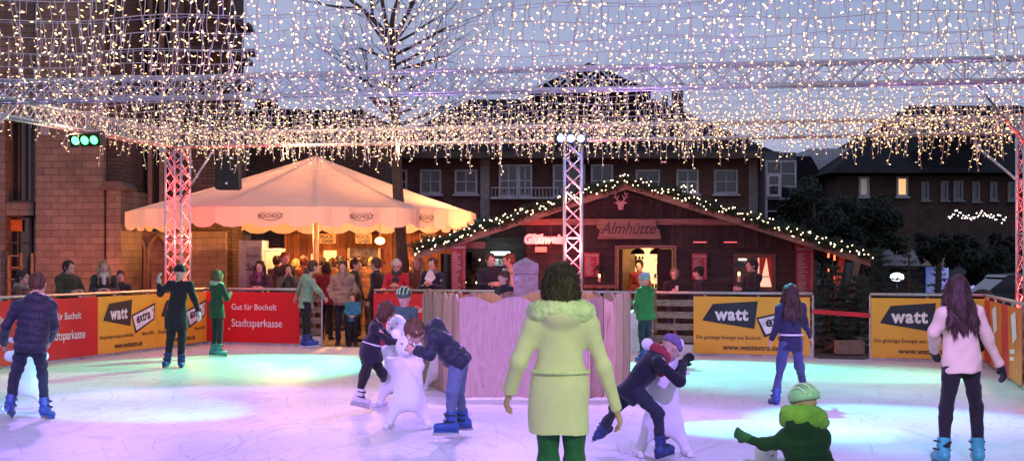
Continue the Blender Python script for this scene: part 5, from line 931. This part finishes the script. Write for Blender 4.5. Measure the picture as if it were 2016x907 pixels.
garland('fir garland with lights along the left slope of the hut roof', (AX_, 30.3, AZ+.1), (LX, 30.3, LZ+.1), 1, n=50); garland('fir garland with lights along the right slope of the hut roof', (AX_, 30.3, AZ+.1), (RX, 30.3, RZ+.1), 2, n=50)

# ---------------- fir trees
BARK = mat('bark', (.075, .055, .042), .9, sc=9, var=.4, bump=.8, bsc=30, stretch=(1, 1, .3))
def fir(label, px, D, h, r, seed, lights=0, dens=1.0, pot=False, z0=0):
    rs = random.Random(seed); b = V((X(px, D), D, z0)); P = thing('fir_tree', label, 'fir tree', b, 'fir trees by the hut'); t = MB(); t.tube([b, b+V((0, 0, h))], [.05, .01], 6); t.build('trunk', BARK, P); c = MB(); L_ = MB()
    n = int(h/.13)
    for i in range(n):
        z = .12+(h-.15)*i/n; rr = r*(1-z/h)**.8+.05
        for q in range(int(8*dens)+2):
            a = rs.uniform(0, 6.28); l_ = rr*rs.uniform(.7, 1.1); d = V((math.cos(a), math.sin(a), -.15+.3*z/h)); p0 = b+V((0, 0, z)); p1 = p0+d*l_; c.tube([p0, p1], [.012, .004], 3, 1, cap=False)
            m = max(3, int(l_/.055))
            for k in range(1, m+1): needles(c, p0.lerp(p1, k/m), .03, int(7*dens), .075, rs)
            if lights and rs.random() < lights: L_.ball(p1, .02, 0, 5, 4)
    c.build('crown', [NEED, BARK], P)
    if lights: L_.build('light_bulbs', GB, P)
    if pot: q = MB(); q.lathe([(.001, 0), (.17, 0), (.22, .3), (.2, .3), (.19, .26), (.001, .26)], b, 14); q.build('pot', mat('pale_pot', (.35, .28, .22), .8), P)
fir('small fir with fairy lights beside the drinks counter', 935, 31.8, 1.9, .5, 11, lights=.12); fir('bushy fir tree just right of the hut behind the red tape', 1640, 27.6, 1.75, .75, 12, pot=True); fir('dense low fir behind the red tape, next to the yellow banner', 1690, 27.3, 1.55, .8, 13, pot=True)
fir('sparse fir tree with bare upper branches behind the yellow banner', 1790, 29.5, 2.35, .55, 14, dens=.5); fir('dark fir tree behind the left part of the right yellow banner', 1730, 30.5, 2.1, .8, 15); fir('small dark fir tree left of the sparse one', 1848, 31, 1.7, .5, 16, dens=.6)
fir('dark fir tree under the parasol left of the queue', 590, 38, 1.9, .5, 17, lights=.06)
bx_ = MB(); bx_.box((X(1665, 27), 26.7, .12), (.5, .35, .24)); tag(bx_.build('planter_box', mat('planter_wood', (.3, .22, .15), .8), None, loc=(X(1665, 27), 26.7, 0)), 'low pale planter box at the foot of the fir trees', 'planter')
# dark leafy trees and ivy
LEAF = mat('dark_leaves', (.012, .018, .009), .7, sc=3, var=.5, bump=0)
def leafy(label, px, D, h, r, zc, seed, name='leafy_tree', cat='tree', n=9000, mt=None, sz=.085, squash=1.0):
    rs = random.Random(seed); b = V((X(px, D), D, 0)); P = thing(name, label, cat, b); t = MB(); t.tube([b, b+V((.05, 0, h*.5)), b+V((0, 0, h*.8))], [.13, .1, .05], 7)
    for _ in range(7): a = rs.uniform(0, 6.28); t.tube([b+V((0, 0, zc-r*.5)), b+V((math.cos(a)*r*.7, math.sin(a)*r*.7, zc+rs.uniform(-.3, .6)*r))], [.05, .015], 5)
    t.build('trunk', BARK, P); c = MB(); cl = []
    for _ in range(26): d = V((rs.gauss(0, 1), rs.gauss(0, 1), rs.gauss(0, .8))).normalized()*rs.random()**.4; cl.append((b+V((d.x*r, d.y*r, zc+d.z*r*squash)), r*rs.uniform(.2, .38)))
    for i in range(n):
        c0, cr = cl[rs.randrange(len(cl))]; d = V((rs.gauss(0, 1), rs.gauss(0, 1), rs.gauss(0, 1))).normalized(); p = c0+d*cr*rs.random()**.33; u_ = V((rs.gauss(0, 1), rs.gauss(0, 1), rs.gauss(0, 1))).normalized()*sz; w_ = u_.orthogonal().normalized()*sz*.55; c.add([p-u_, p+w_, p+u_, p-w_], [(0, 1, 2, 3)])
    c.build('crown', mt or LEAF, P)
leafy('dark ivy covered tree right of the glass stair tower', 1600, 44, 4.6, 1.15, 3.0, 21, squash=1.5, n=7000); leafy('big dark round tree before the dark house', 1695, 46, 4.2, 1.3, 2.5, 22, n=8000); leafy('dark street tree with lit trunk before the shop front', 1925, 42, 2.6, .8, 1.9, 23); leafy('dark street tree at the far right under the star lights', 1995, 44, 2.6, .85, 1.95, 24); leafy('dark street tree over the canopies', 1845, 50, 2.8, .8, 2.1, 25, n=3500)
def bare(label, px, D, seed, h, r0, lean=(0, 0), depth=6, first=.45, spread=1.0, name='bare_tree'):
    rs = random.Random(seed); b = V((X(px, D), D, 0)); P = thing(name, label, 'tree', b); T = MB(); T2 = MB()
    def grow(p, d, ln, r, lv, mb):
        n = 4; pts = [p]; rr = [r]; q = p.copy(); dd = d.copy()
        for i in range(n): dd = (dd+V((rs.gauss(0, .12), rs.gauss(0, .12), rs.gauss(0, .06)+.03))).normalized(); q = q+dd*ln/n; pts.append(q.copy()); rr.append(r*(1-.45*(i+1)/n))
        mb.tube(pts, rr, 6 if lv < 3 else 3, cap=False)
        if lv >= depth: return
        for k in range(rs.choice((2, 3, 3)) if lv < 4 else rs.choice((2, 3))+(lv == depth-1)):
            t = rs.uniform(.35, 1) if k else 1; i = min(n, max(1, int(t*n+.5))); s_ = V((rs.gauss(0, 1), rs.gauss(0, 1), rs.gauss(0, .5)+.1)).normalized(); nd = (dd*rs.uniform(.7, 1.1)+s_*.75*spread).normalized()
            grow(pts[i], nd, ln*rs.uniform(.62, .85), rr[i]*rs.uniform(.5, .75), lv+1, T2)
    pts = [b, b+V((lean[0]*.3, 0, h*.25)), b+V((lean[0]*.6, 0, h*.5)), b+V((lean[0]*.8, 0, h*.75)), b+V((lean[0], 0, h))]; rr = [r0*1.15, r0, r0*.82, r0*.7, r0*.55]; T.tube(pts, rr, 10)
    for k in range(24):
        t = first+(1-first)*(k+rs.random()*.5)/24; p = b+V((lean[0]*t, 0, h*t)); a = rs.uniform(0, 6.28); up_ = rs.uniform(.1, .55); grow(p, V((math.cos(a), math.sin(a)*.7, up_)).normalized(), h*rs.uniform(.12, .21), r0*rs.uniform(.22, .36), 2, T2)
    for k in range(4): a = k*1.6+rs.random(); grow(pts[-1], V((math.cos(a)*.6, math.sin(a)*.6, 1)).normalized(), h*.2, r0*.5, 1, T2)
    T.build('trunk', BARK, P, True); T2.build('crown', BARK, P)
bare('tall bare tree with twisting trunk standing right of the parasol', 802, 31.6, 5, 6.6, .145, lean=(-.35, 0), first=.56, depth=6, spread=.9)
bare('distant bare tree behind the pale gabled house', 1640, 75, 9, 5.4, .15, depth=5, first=.4)

# ================================================================ parasol
CAN = mat('cream_canvas', (.8, .61, .56), .8, sc=2, var=.06, bump=.1, bsc=30, trans=.38); DP = 34.0
pa = thing('parasol', 'huge cream canvas parasol glowing orange from the lamps beneath it', 'parasol', (X(622, DP), DP, 0)); c0 = V((X(606, DP), DP, 0)); px0 = X(622, DP); NP = 12; RR = 4.15; zp = Z(306, DP); ze = 2.88
a = MB(); rings = [.0, .08, .3, .55, .8, 1.0]; vs = []; fs = []; m_ = 6; cn_ = (-4.95, DP)
def rimp(k, t):  # point on panel edge polygon between vertex k and k+1
    a0 = -math.pi/2+R(11.5)+2*math.pi*k/NP; a1 = a0+2*math.pi/NP; p = V((math.cos(a0), math.sin(a0), 0)).lerp(V((math.cos(a1), math.sin(a1), 0)), t); return p
for ri, rr in enumerate(rings):
    for k in range(NP):
        for q in range(m_):
            t = q/m_; p = rimp(k, t)*RR*rr; sag = -.2*rr*(4*t*(1-t))*math.sin(math.pi*min(1, rr)) ; cxm = px0*(1-rr)+cn_[0]*rr
            vs.append(V((cxm+p.x, DP+p.y, zp+(ze-zp)*(rr**.93)+sag)))
nn_ = NP*m_
for ri in range(len(rings)-1):
    for i in range(nn_): j_ = (i+1) % nn_; fs.append((ri*nn_+i, ri*nn_+j_, (ri+1)*nn_+j_, (ri+1)*nn_+i))
a.add(vs, fs); a.build('canopy', CAN, pa, True)
a = MB(); vs = []; nv = NP*m_*2; 
for i in range(nv):
    k, t = divmod(i/(m_*2), 1); p = rimp(int(k), t); sc_ = abs(math.sin(math.pi*(t*3)))**.5; rb_ = 1+.006*math.sin(i*2.1)
    for r_ in range(4): vs.append(V((cn_[0]+p.x*RR*rb_, DP+p.y*RR*rb_, ze-(.33+.1*sc_)*r_/3)))
fs = [(i*4+r_, ((i+1) % nv)*4+r_, ((i+1) % nv)*4+r_+1, i*4+r_+1) for i in range(nv) for r_ in range(3)]; a.add(vs, fs); a.build('valance', CAN, pa)
a = MB(); LOGO = mat('grey_print', (.16, .12, .11), .6, bump=0)
for k, t in ((-1, .55), (0, .47), (1, .25), (-4, .5), (4, .5)):
    k = k % NP; p = rimp(k, t); q = rimp(k, t+.01)-p; ux = q.normalized(); nrm = V((ux.y, -ux.x, 0)); o = V((cn_[0]+p.x*RR, DP+p.y*RR, ze-.2))+nrm*.03
    add_text(a, 'BOCHOLT', o, ux, (0, 0, 1), .115, 0, bold=.003)
    el = [o+ux*(.235*math.cos(t_))+V((0, 0, .1*math.sin(t_)+.015)) for t_ in [i*math.pi/12 for i in range(25)] if math.sin(t_) < .75]
    for i in range(len(el)-1):
        if (el[i+1]-el[i]).length < .15: a.tube([el[i], el[i+1]], .008, 3, 0, cap=False)
    add_text(a, 'STADTMARKETING', o+V((0, 0, .07)), ux, (0, 0, 1), .038, 0)
a.build('printed_emblem', LOGO, pa)
a = MB(); a.tube([(px0, DP, 0), (px0, DP, zp-.1)], .07, 12); a.build('pole', mat('pole_paint', (.6, .45, .3), .5), pa, True)
for k in range(NP): p = rimp(k, 0); a = MB(); a.tube([(px0, DP, zp-.15), (cn_[0]+p.x*RR*.99, DP+p.y*RR*.99, ze-.04)], .02, 5); a.tube([(px0, DP, ze+.3), (cn_[0]+p.x*RR*.5, DP+p.y*RR*.5, (zp+ze)/2-.1)], .015, 4); a.build('rib', STEEL, pa)
aw = MB(); aw.prism([(0, 0), (1.35, -.62), (1.3, -.72), (-.1, -.35)], W(880, 402, 40), (1, 0, 0), (0, 0, 1), (0, 2.5, 0)); tag(aw.build('teal_awning', mat('teal_canvas', (.1, .28, .3), .7), None, loc=tuple(W(880, 402, 40))), 'teal canvas awning just behind the right end of the parasol', 'awning')
# stall under the parasol
RW = wood('reddish_boards', (.22, .07, .03), (.4, .15, .07), 1, plank=1, axis='X', plankw=.18); stl = thing('drinks_stall', 'reddish wooden drinks stall with bright serving windows under the parasol', 'stall', (X(720, 39), 39, 0)); a = MB()  # stall boards of reddish wood
a.b2(X(560, 39), X(890, 39), 39, 41, -.02, Z(452, 39)); a.build('wall', RW, stl); a = MB(); a.b2(X(545, 38.6), X(905, 38.6), 38.3, 41.2, Z(452, 39)+.002, Z(446, 39)); a.build('roof', TRM, stl)
for x0, x1, y0_, y1_, c, s_ in ((637, 662, 493, 560, (1, .42, .08), 1.2), (612, 622, 500, 540, (1, .3, .05), .5), (797, 808, 510, 556, (1, .4, .1), .6)): g = MB(); g.b2(X(x0, 38.9), X(x1, 38.9), 38.9, 38.98, Z(y1_, 38.9), Z(y0_, 38.9)); g.build('lit_window', emit('stall_glow_%d' % x0, c, s_), stl)
g = MB(); g.b2(X(686, 38.8), X(748, 38.8), 38.85, 38.95, Z(506, 38.8), Z(488, 38.8)); g.build('chalk_board', mat('mottled_board', (.12, .1, .09), .5, sc=7, var=.95), stl)
for (x0, x1, y0_, y1_) in ((684, 750, 508, 512), (684, 688, 488, 560), (728, 733, 505, 560), (744, 749, 488, 560), (684, 750, 530, 533)): g = MB(); g.b2(X(x0, 38.5), X(x1, 38.5), 38.5, 38.56, Z(y1_, 38.5), Z(y0_, 38.5)); g.build('counter_frame', mat('cream_paint', (.7, .5, .3), .5), stl)
for i, (px, lb) in enumerate(((645, 'hanging return sign nearest the parasol pole'), (716, 'hanging return sign in the middle of the stall'), (842, 'hanging return sign right of the tree trunk'))):
    m = MB(); m.b2(X(px-16, 37.5), X(px+16, 37.5), 37.5, 37.53, Z(479, 37.5), Z(460, 37.5)); add_text(m, 'RÜCK-', W(px, 466, 37.49), (1, 0, 0), (0, 0, 1), .13, 1, bold=.006); add_text(m, 'GABE', W(px, 474.5, 37.49), (1, 0, 0), (0, 0, 1), .13, 1, bold=.006)
    for sx in (-10, 10): m.tube([W(px+sx, 460, 37.5), W(px+sx, 450, 37.5)], .004, 3, 1)
    tag(m.build('hanging_sign', [mat('sign_card', (.34, .2, .1), .6), INK], None, loc=tuple(W(px, 470, 37.5))), lb, 'sign', 'hanging return signs')
lp = thing('stall_lamp', 'bright orange lamp burning under the right half of the parasol', 'lamp', W(748, 474, 33)); a = MB(); a.ball(W(748, 474, 33), .1, 0, 12, 8, sc=(1.2, 1, .9)); a.build('globe', emit('orange_globe', (1, .36, .07), 3.5), lp, True); a = MB(); a.tube([W(748, 466, 33), W(748, 440, 33)], .01, 4); a.build('cord', RUB, lp)
l2 = thing('stall_lamp', 'orange lamp glowing through the parasol valance at its right end', 'lamp', W(862, 441, 33.0)); a = MB(); a.ball(W(864, 440, 33.2), .11, 0, 10, 8); a.build('globe', emit('orange_globe', (1, .36, .07), 3.5), l2, True); a = MB(); a.tube([W(864, 437, 33.2), W(864, 424, 33.2)], .01, 4); a.build('cord', RUB, l2)
fb = thing('freezer_cabinet', 'blue-grey cabinet with painted words beside the stone building', 'cabinet', (X(495, 36), 34.5, 0)); a = MB(); a.b2(X(470, 34.5), X(516, 34.5), 34.5, 35.4, 0, Z(473, 34.5)); a.build('body', mat('blue_grey_panel', (.14, .16, .24), .5), fb); a = MB(); a.b2(X(484, 34.4), X(513, 34.4), 34.46, 34.495, .1, Z(486, 34.4)); a.build('door', mat('slate_door', (.1, .12, .2), .5), fb); a = MB(); add_text(a, 'frisch', W(498, 503, 34.44), (1, 0, 0), (0, 0, 1), .14, 0); add_text(a, 'Saft', W(498, 526, 34.44), (1, 0, 0), (0, 0, 1), .24, 0, bold=.004, shear=.2); a.build('lettering', mat('dark_blue_print', (.02, .02, .06), .5), fb)
wb = thing('white_cabinet', 'pale grey cupboard standing between the blue cabinet and the queue', 'cupboard', (X(535, 35), 35, 0)); a = MB(); a.b2(X(518, 35), X(553, 35), 35, 35.7, 0, Z(492, 35)); a.build('body', mat('grey_white_panel', (.4, .38, .36), .5), wb); a = MB(); a.b2(X(518, 35), X(553, 35), 34.97, 35.7, Z(492, 35)+.002, Z(489, 35)); a.build('lid', mat('pale_lid', (.6, .58, .55), .5), wb)
# held things
pc = MB(); pc.prism([(-.11, -.04), (.02, -.12), (.12, -.02), (.07, .1), (.0, .16), (-.06, .07)], W(846, 545, 29.05), (1, 0, 0), (0, 0, 1), (0, .02, 0)); tag(pc.build('paper_cone', mat('white_paper', (.7, .65, .65), .7), None, loc=tuple(W(846, 545, 29.05))), 'white paper cone held by the woman in navy coat', 'paper')
ph = MB(); ph.box(W(779, 551, 29.0), (.15, .02, .075)); tag(ph.build('phone', RUB, None, loc=tuple(W(779, 551, 29.0))), 'dark phone held by the white haired woman in red', 'phone')
cp_ = MB(); cp_.lathe([(.001, 0), (.03, 0), (.038, .09), (.033, .09), (.028, .01)], W(1333, 571, 28.5), 12); tag(cp_.build('cup', mat('white_cup', (.7, .6, .6), .4), None, loc=tuple(W(1333, 571, 28.5))), 'small white cup before the curly haired woman', 'cup')

# ================================================================ lights
def spot(name, loc, tgt, col, e, size=50, blend=.6, rad=.08):
    l = bpy.data.lights.new(name, 'SPOT'); l.energy = e; l.color = col; l.spot_size = R(size); l.spot_blend = blend; l.shadow_soft_size = rad
    o = bpy.data.objects.new(name, l); COL.objects.link(o); o.location = loc; d = V(tgt)-V(loc); o.rotation_euler = d.to_track_quat('-Z', 'Y').to_euler(); return o
def point(name, loc, col, e, rad=.1):
    l = bpy.data.lights.new(name, 'POINT'); l.energy = e; l.color = col; l.shadow_soft_size = rad; o = bpy.data.objects.new(name, l); COL.objects.link(o); o.location = loc; return o
VIO = (.42, .2, 1); CYA = (.1, .5, 1); GRN = (.12, 1, .42); TEA = (.12, 1, .75); REDL = (1, .035, .03); PNK = (1, .35, .6)
gnd = lambda px, py: (X(px, F*H/(py-HY)), F*H/(py-HY), 0)
for i, (lx, ly, t, c, e, s_) in enumerate((
    (-2.8, 29.1, gnd(440, 718), GRN, 3400, 44), (-7, 11, gnd(40, 850), VIO, 600, 60), (1.1, 27, gnd(620, 715), (.12, 1, .6), 2000, 46), (1.2, 27.0, gnd(1450, 730), TEA, 3600, 44), (8.4, 20, gnd(1700, 735), (.2, 1, .5), 1000, 45),
    (-1, 13.2, gnd(240, 800), (.08, .7, 1), 1700, 30), (0, 16, gnd(1500, 845), (.08, .75, 1), 1600, 26), (3, 19.8, gnd(1780, 830), (.08, .65, 1), 2200, 36), (0, 19.5, gnd(1000, 860), VIO, 1050, 75), (-6, 20.4, gnd(450, 800), VIO, 1100, 65), (-2, 8, gnd(600, 830), VIO, 1000, 70), (3, 8, gnd(1200, 830), VIO, 1000, 70), (6, 12, gnd(1500, 800), VIO, 1000, 60), (-3, 12, gnd(500, 760), PNK, 350, 70), (4, 12, gnd(1500, 760), PNK, 380, 70),
    (-7.3, 22, gnd(80, 750), PNK, 260, 55), (8.6, 22, gnd(1900, 750), (1, .25, .2), 260, 50))): spot('rink_light', (lx, ly, 3.45 if 7 < ly < 19 else 4.0), t, c, e, s_)
spot('front_violet', (-2.5, 8.5, 3.3), (.2, 18, .45), (.7, .3, 1), 620, 26); spot('front_pink', (3.0, 5, 3.0), (4.4, 13, .5), (1, .72, .55), 240, 28)
spot('green_figures', (2.6, 4.4, 3.2), (.35, 8.9, 1.1), (.72, 1, .3), 440, 34); spot('pink_figures', (-3.4, 4.4, 3.2), (.35, 8.9, 1.1), (1, .55, .5), 70, 36); spot('green_child', (3.3, 5.5, 3.4), (1.8, 8.5, .8), (.4, 1, .15), 70, 30)
spot('green_girl', (-4.2, 22.5, 3.9), (-5.3, 25.7, 1.0), (.1, 1, .2), 34, 30); spot('green_boy', (3.6, 22.0, 3.9), (2.3, 24.2, 1.0), (.1, 1, .2), 30, 30)
# tower lamps
spot('tower_red', (X(350, 29.2), 28.9, .15), (X(350, 29.2), 29.25, 3), REDL, 200, 40); point('tower_red_core', (X(350, 29.2), 29.2, .5), REDL, 110); point('tower_red_core', (X(350, 29.2), 29.2, 2.2), REDL, 90); point('tower_red_core', (X(350, 29.2), 29.2, 3.4), REDL, 40)
point('tower_pink_core', (X(1128, 27.5), 27.5, .4), (1, .15, .18), 80); point('tower_pink_core', (X(1128, 27.5), 27.5, 2.0), (1, .1, .12), 150); point('tower_pink_core', (X(1128, 27.5), 27.5, 3.0), (1, .2, .2), 60); spot('tower_pink_front', (X(1128, 27.5), 26.6, 1.2), (X(1128, 27.5), 27.5, 2.8), (1, .3, .35), 160, 50); point('tower_blue', (X(1128, 27.5), 27.1, 3.75), (.25, .3, 1), 6)
point('tower_right_red', (X(2029, 23), 23, .8), REDL, 70); point('tower_right_red', (X(2029, 23), 22.6, 2.8), REDL, 60)
# added violet spots, unseen in mid-air, that light the middle truss
for ux_ in (-6, -2, 2, 6): spot('truss_fill', (ux_*1.05, 19.3-.165*ux_, 1.9), (ux_*1.05, 19.8-.165*ux_, 4.3), (.55, .25, 1), 110, 80)
# warm light: added crowd fills first, then lamps of the market
point('crowd_fill', (X(560, 28), 28.5, 3.9), (1, .62, .4), 40, .2); point('crowd_fill', (X(780, 27), 27.2, 3.9), (1, .62, .4), 60, .2); point('crowd_fill', (X(120, 24), 24.6, 3.9), (1, .6, .4), 30, .2)  # unseen fills added to brighten the onlookers' faces
point('stall_lamp_light', W(748, 476, 32.8), (1, .42, .12), 120, .12); point('stall_lamp_light', W(862, 445, 33.0), (1, .42, .12), 150, .12); point('parasol_lamp', (X(560, 34), 34.5, 2.5), (1, .42, .12), 330, .12); point('parasol_lamp', (X(690, 35), 35.5, 2.5), (1, .42, .12), 330, .12); point('parasol_lamp', (X(400, 34), 33.6, 2.3), (1, .38, .1), 50, .12)
spot('wall_uplight', (X(150, 30), 31.2, .3), (X(130, 34.5), 34.5, 1.6), (1, .22, .06), 430, 120, .9); spot('wall_wash', (X(200, 28), 27.5, 3.9), (X(130, 34.5), 34.5, 4.0), (1, .5, .38), 300, 90, .9); point('hut_door_lamp', (X(1275, 33), 33, 1.95), (1, .6, .3), 35); point('neon_light', W(1070, 480, D4-.5), (1, .08, .05), 22, .15); point('hut_room_lamp', (X(985, 34), 33.8, 2.1), (.8, .95, 1), 15)
point('hut_eave_lamp', (X(1100, 30), 30.2, .5), (1, .25, .12), 6); point('hut_eave_lamp', (X(1500, 30), 30.2, .5), (1, .25, .12), 5); point('prop_lamp', W(1636, 525, 31.0), (1, .12, .05), 12)
# ================================================================ world, sun, camera
w = bpy.data.worlds.new('World'); SC.world = w; w.use_nodes = True; nt = w.node_tree; bg_ = nt.nodes['Background']
sky = N(nt, 'ShaderNodeTexSky', sky_type='NISHITA'); sky.sun_disc = False; sky.sun_elevation = R(1.5); sky.sun_rotation = R(200)
tc = N(nt, 'ShaderNodeTexCoord'); mp = N(nt, 'ShaderNodeMapping'); mp.inputs['Scale'].default_value = (1.2, 1.2, 5); L(nt, tc.outputs['Generated'], mp.inputs[0]); no = N(nt, 'ShaderNodeTexNoise', Scale=3.2, Detail=6.0, Roughness=.55); L(nt, mp.outputs[0], no.inputs['Vector'])
cr = N(nt, 'ShaderNodeValToRGB'); cr.color_ramp.elements[0].position = .36; cr.color_ramp.elements[0].color = (3.0, 3.7, 6.1, 1); cr.color_ramp.elements[1].position = .66; cr.color_ramp.elements[1].color = (4.8, 5.2, 7.3, 1); L(nt, no.outputs['Fac'], cr.inputs[0])
mx = N(nt, 'ShaderNodeMix', data_type='RGBA'); mx.inputs[0].default_value = .85; L(nt, sky.outputs[0], mx.inputs[6]); L(nt, cr.outputs[0], mx.inputs[7]); L(nt, mx.outputs[2], bg_.inputs['Color']); bg_.inputs['Strength'].default_value = .085
sl = bpy.data.lights.new('sun', 'SUN'); sl.energy = .03; sl.angle = R(20); sl.color = (1, .85, .75); so = bpy.data.objects.new('sun', sl); COL.objects.link(so); so.rotation_euler = (R(75), 0, R(20))
cam = bpy.data.cameras.new('camera'); cam.sensor_width = 36; cam.lens = F/2016*36; cam.shift_y = (HY-453.5)/2016; cam.clip_end = 3000; cam.clip_start = .1
co = bpy.data.objects.new('camera', cam); COL.objects.link(co); co.location = (0, 0, H); co.rotation_euler = (R(90), 0, 0); SC.camera = co
SC.render.engine = 'CYCLES'; SC.view_settings.view_transform = 'Standard'; SC.view_settings.look = 'None'; SC.view_settings.exposure = .38; SC.view_settings.gamma = 1; SC.view_settings.use_curve_mapping = False
cy = SC.cycles; cy.use_denoising = True; cy.max_bounces = 5; cy.diffuse_bounces = 2; cy.glossy_bounces = 2; cy.transmission_bounces = 3; cy.transparent_max_bounces = 6; cy.sample_clamp_indirect = 3; cy.sample_clamp_direct = 0; cy.caustics_reflective = False; cy.caustics_refractive = False; cy.use_light_tree = True
for o in bpy.data.objects:
    if '_w' in o: del o['_w']
    if '_h' in o: del o['_h']
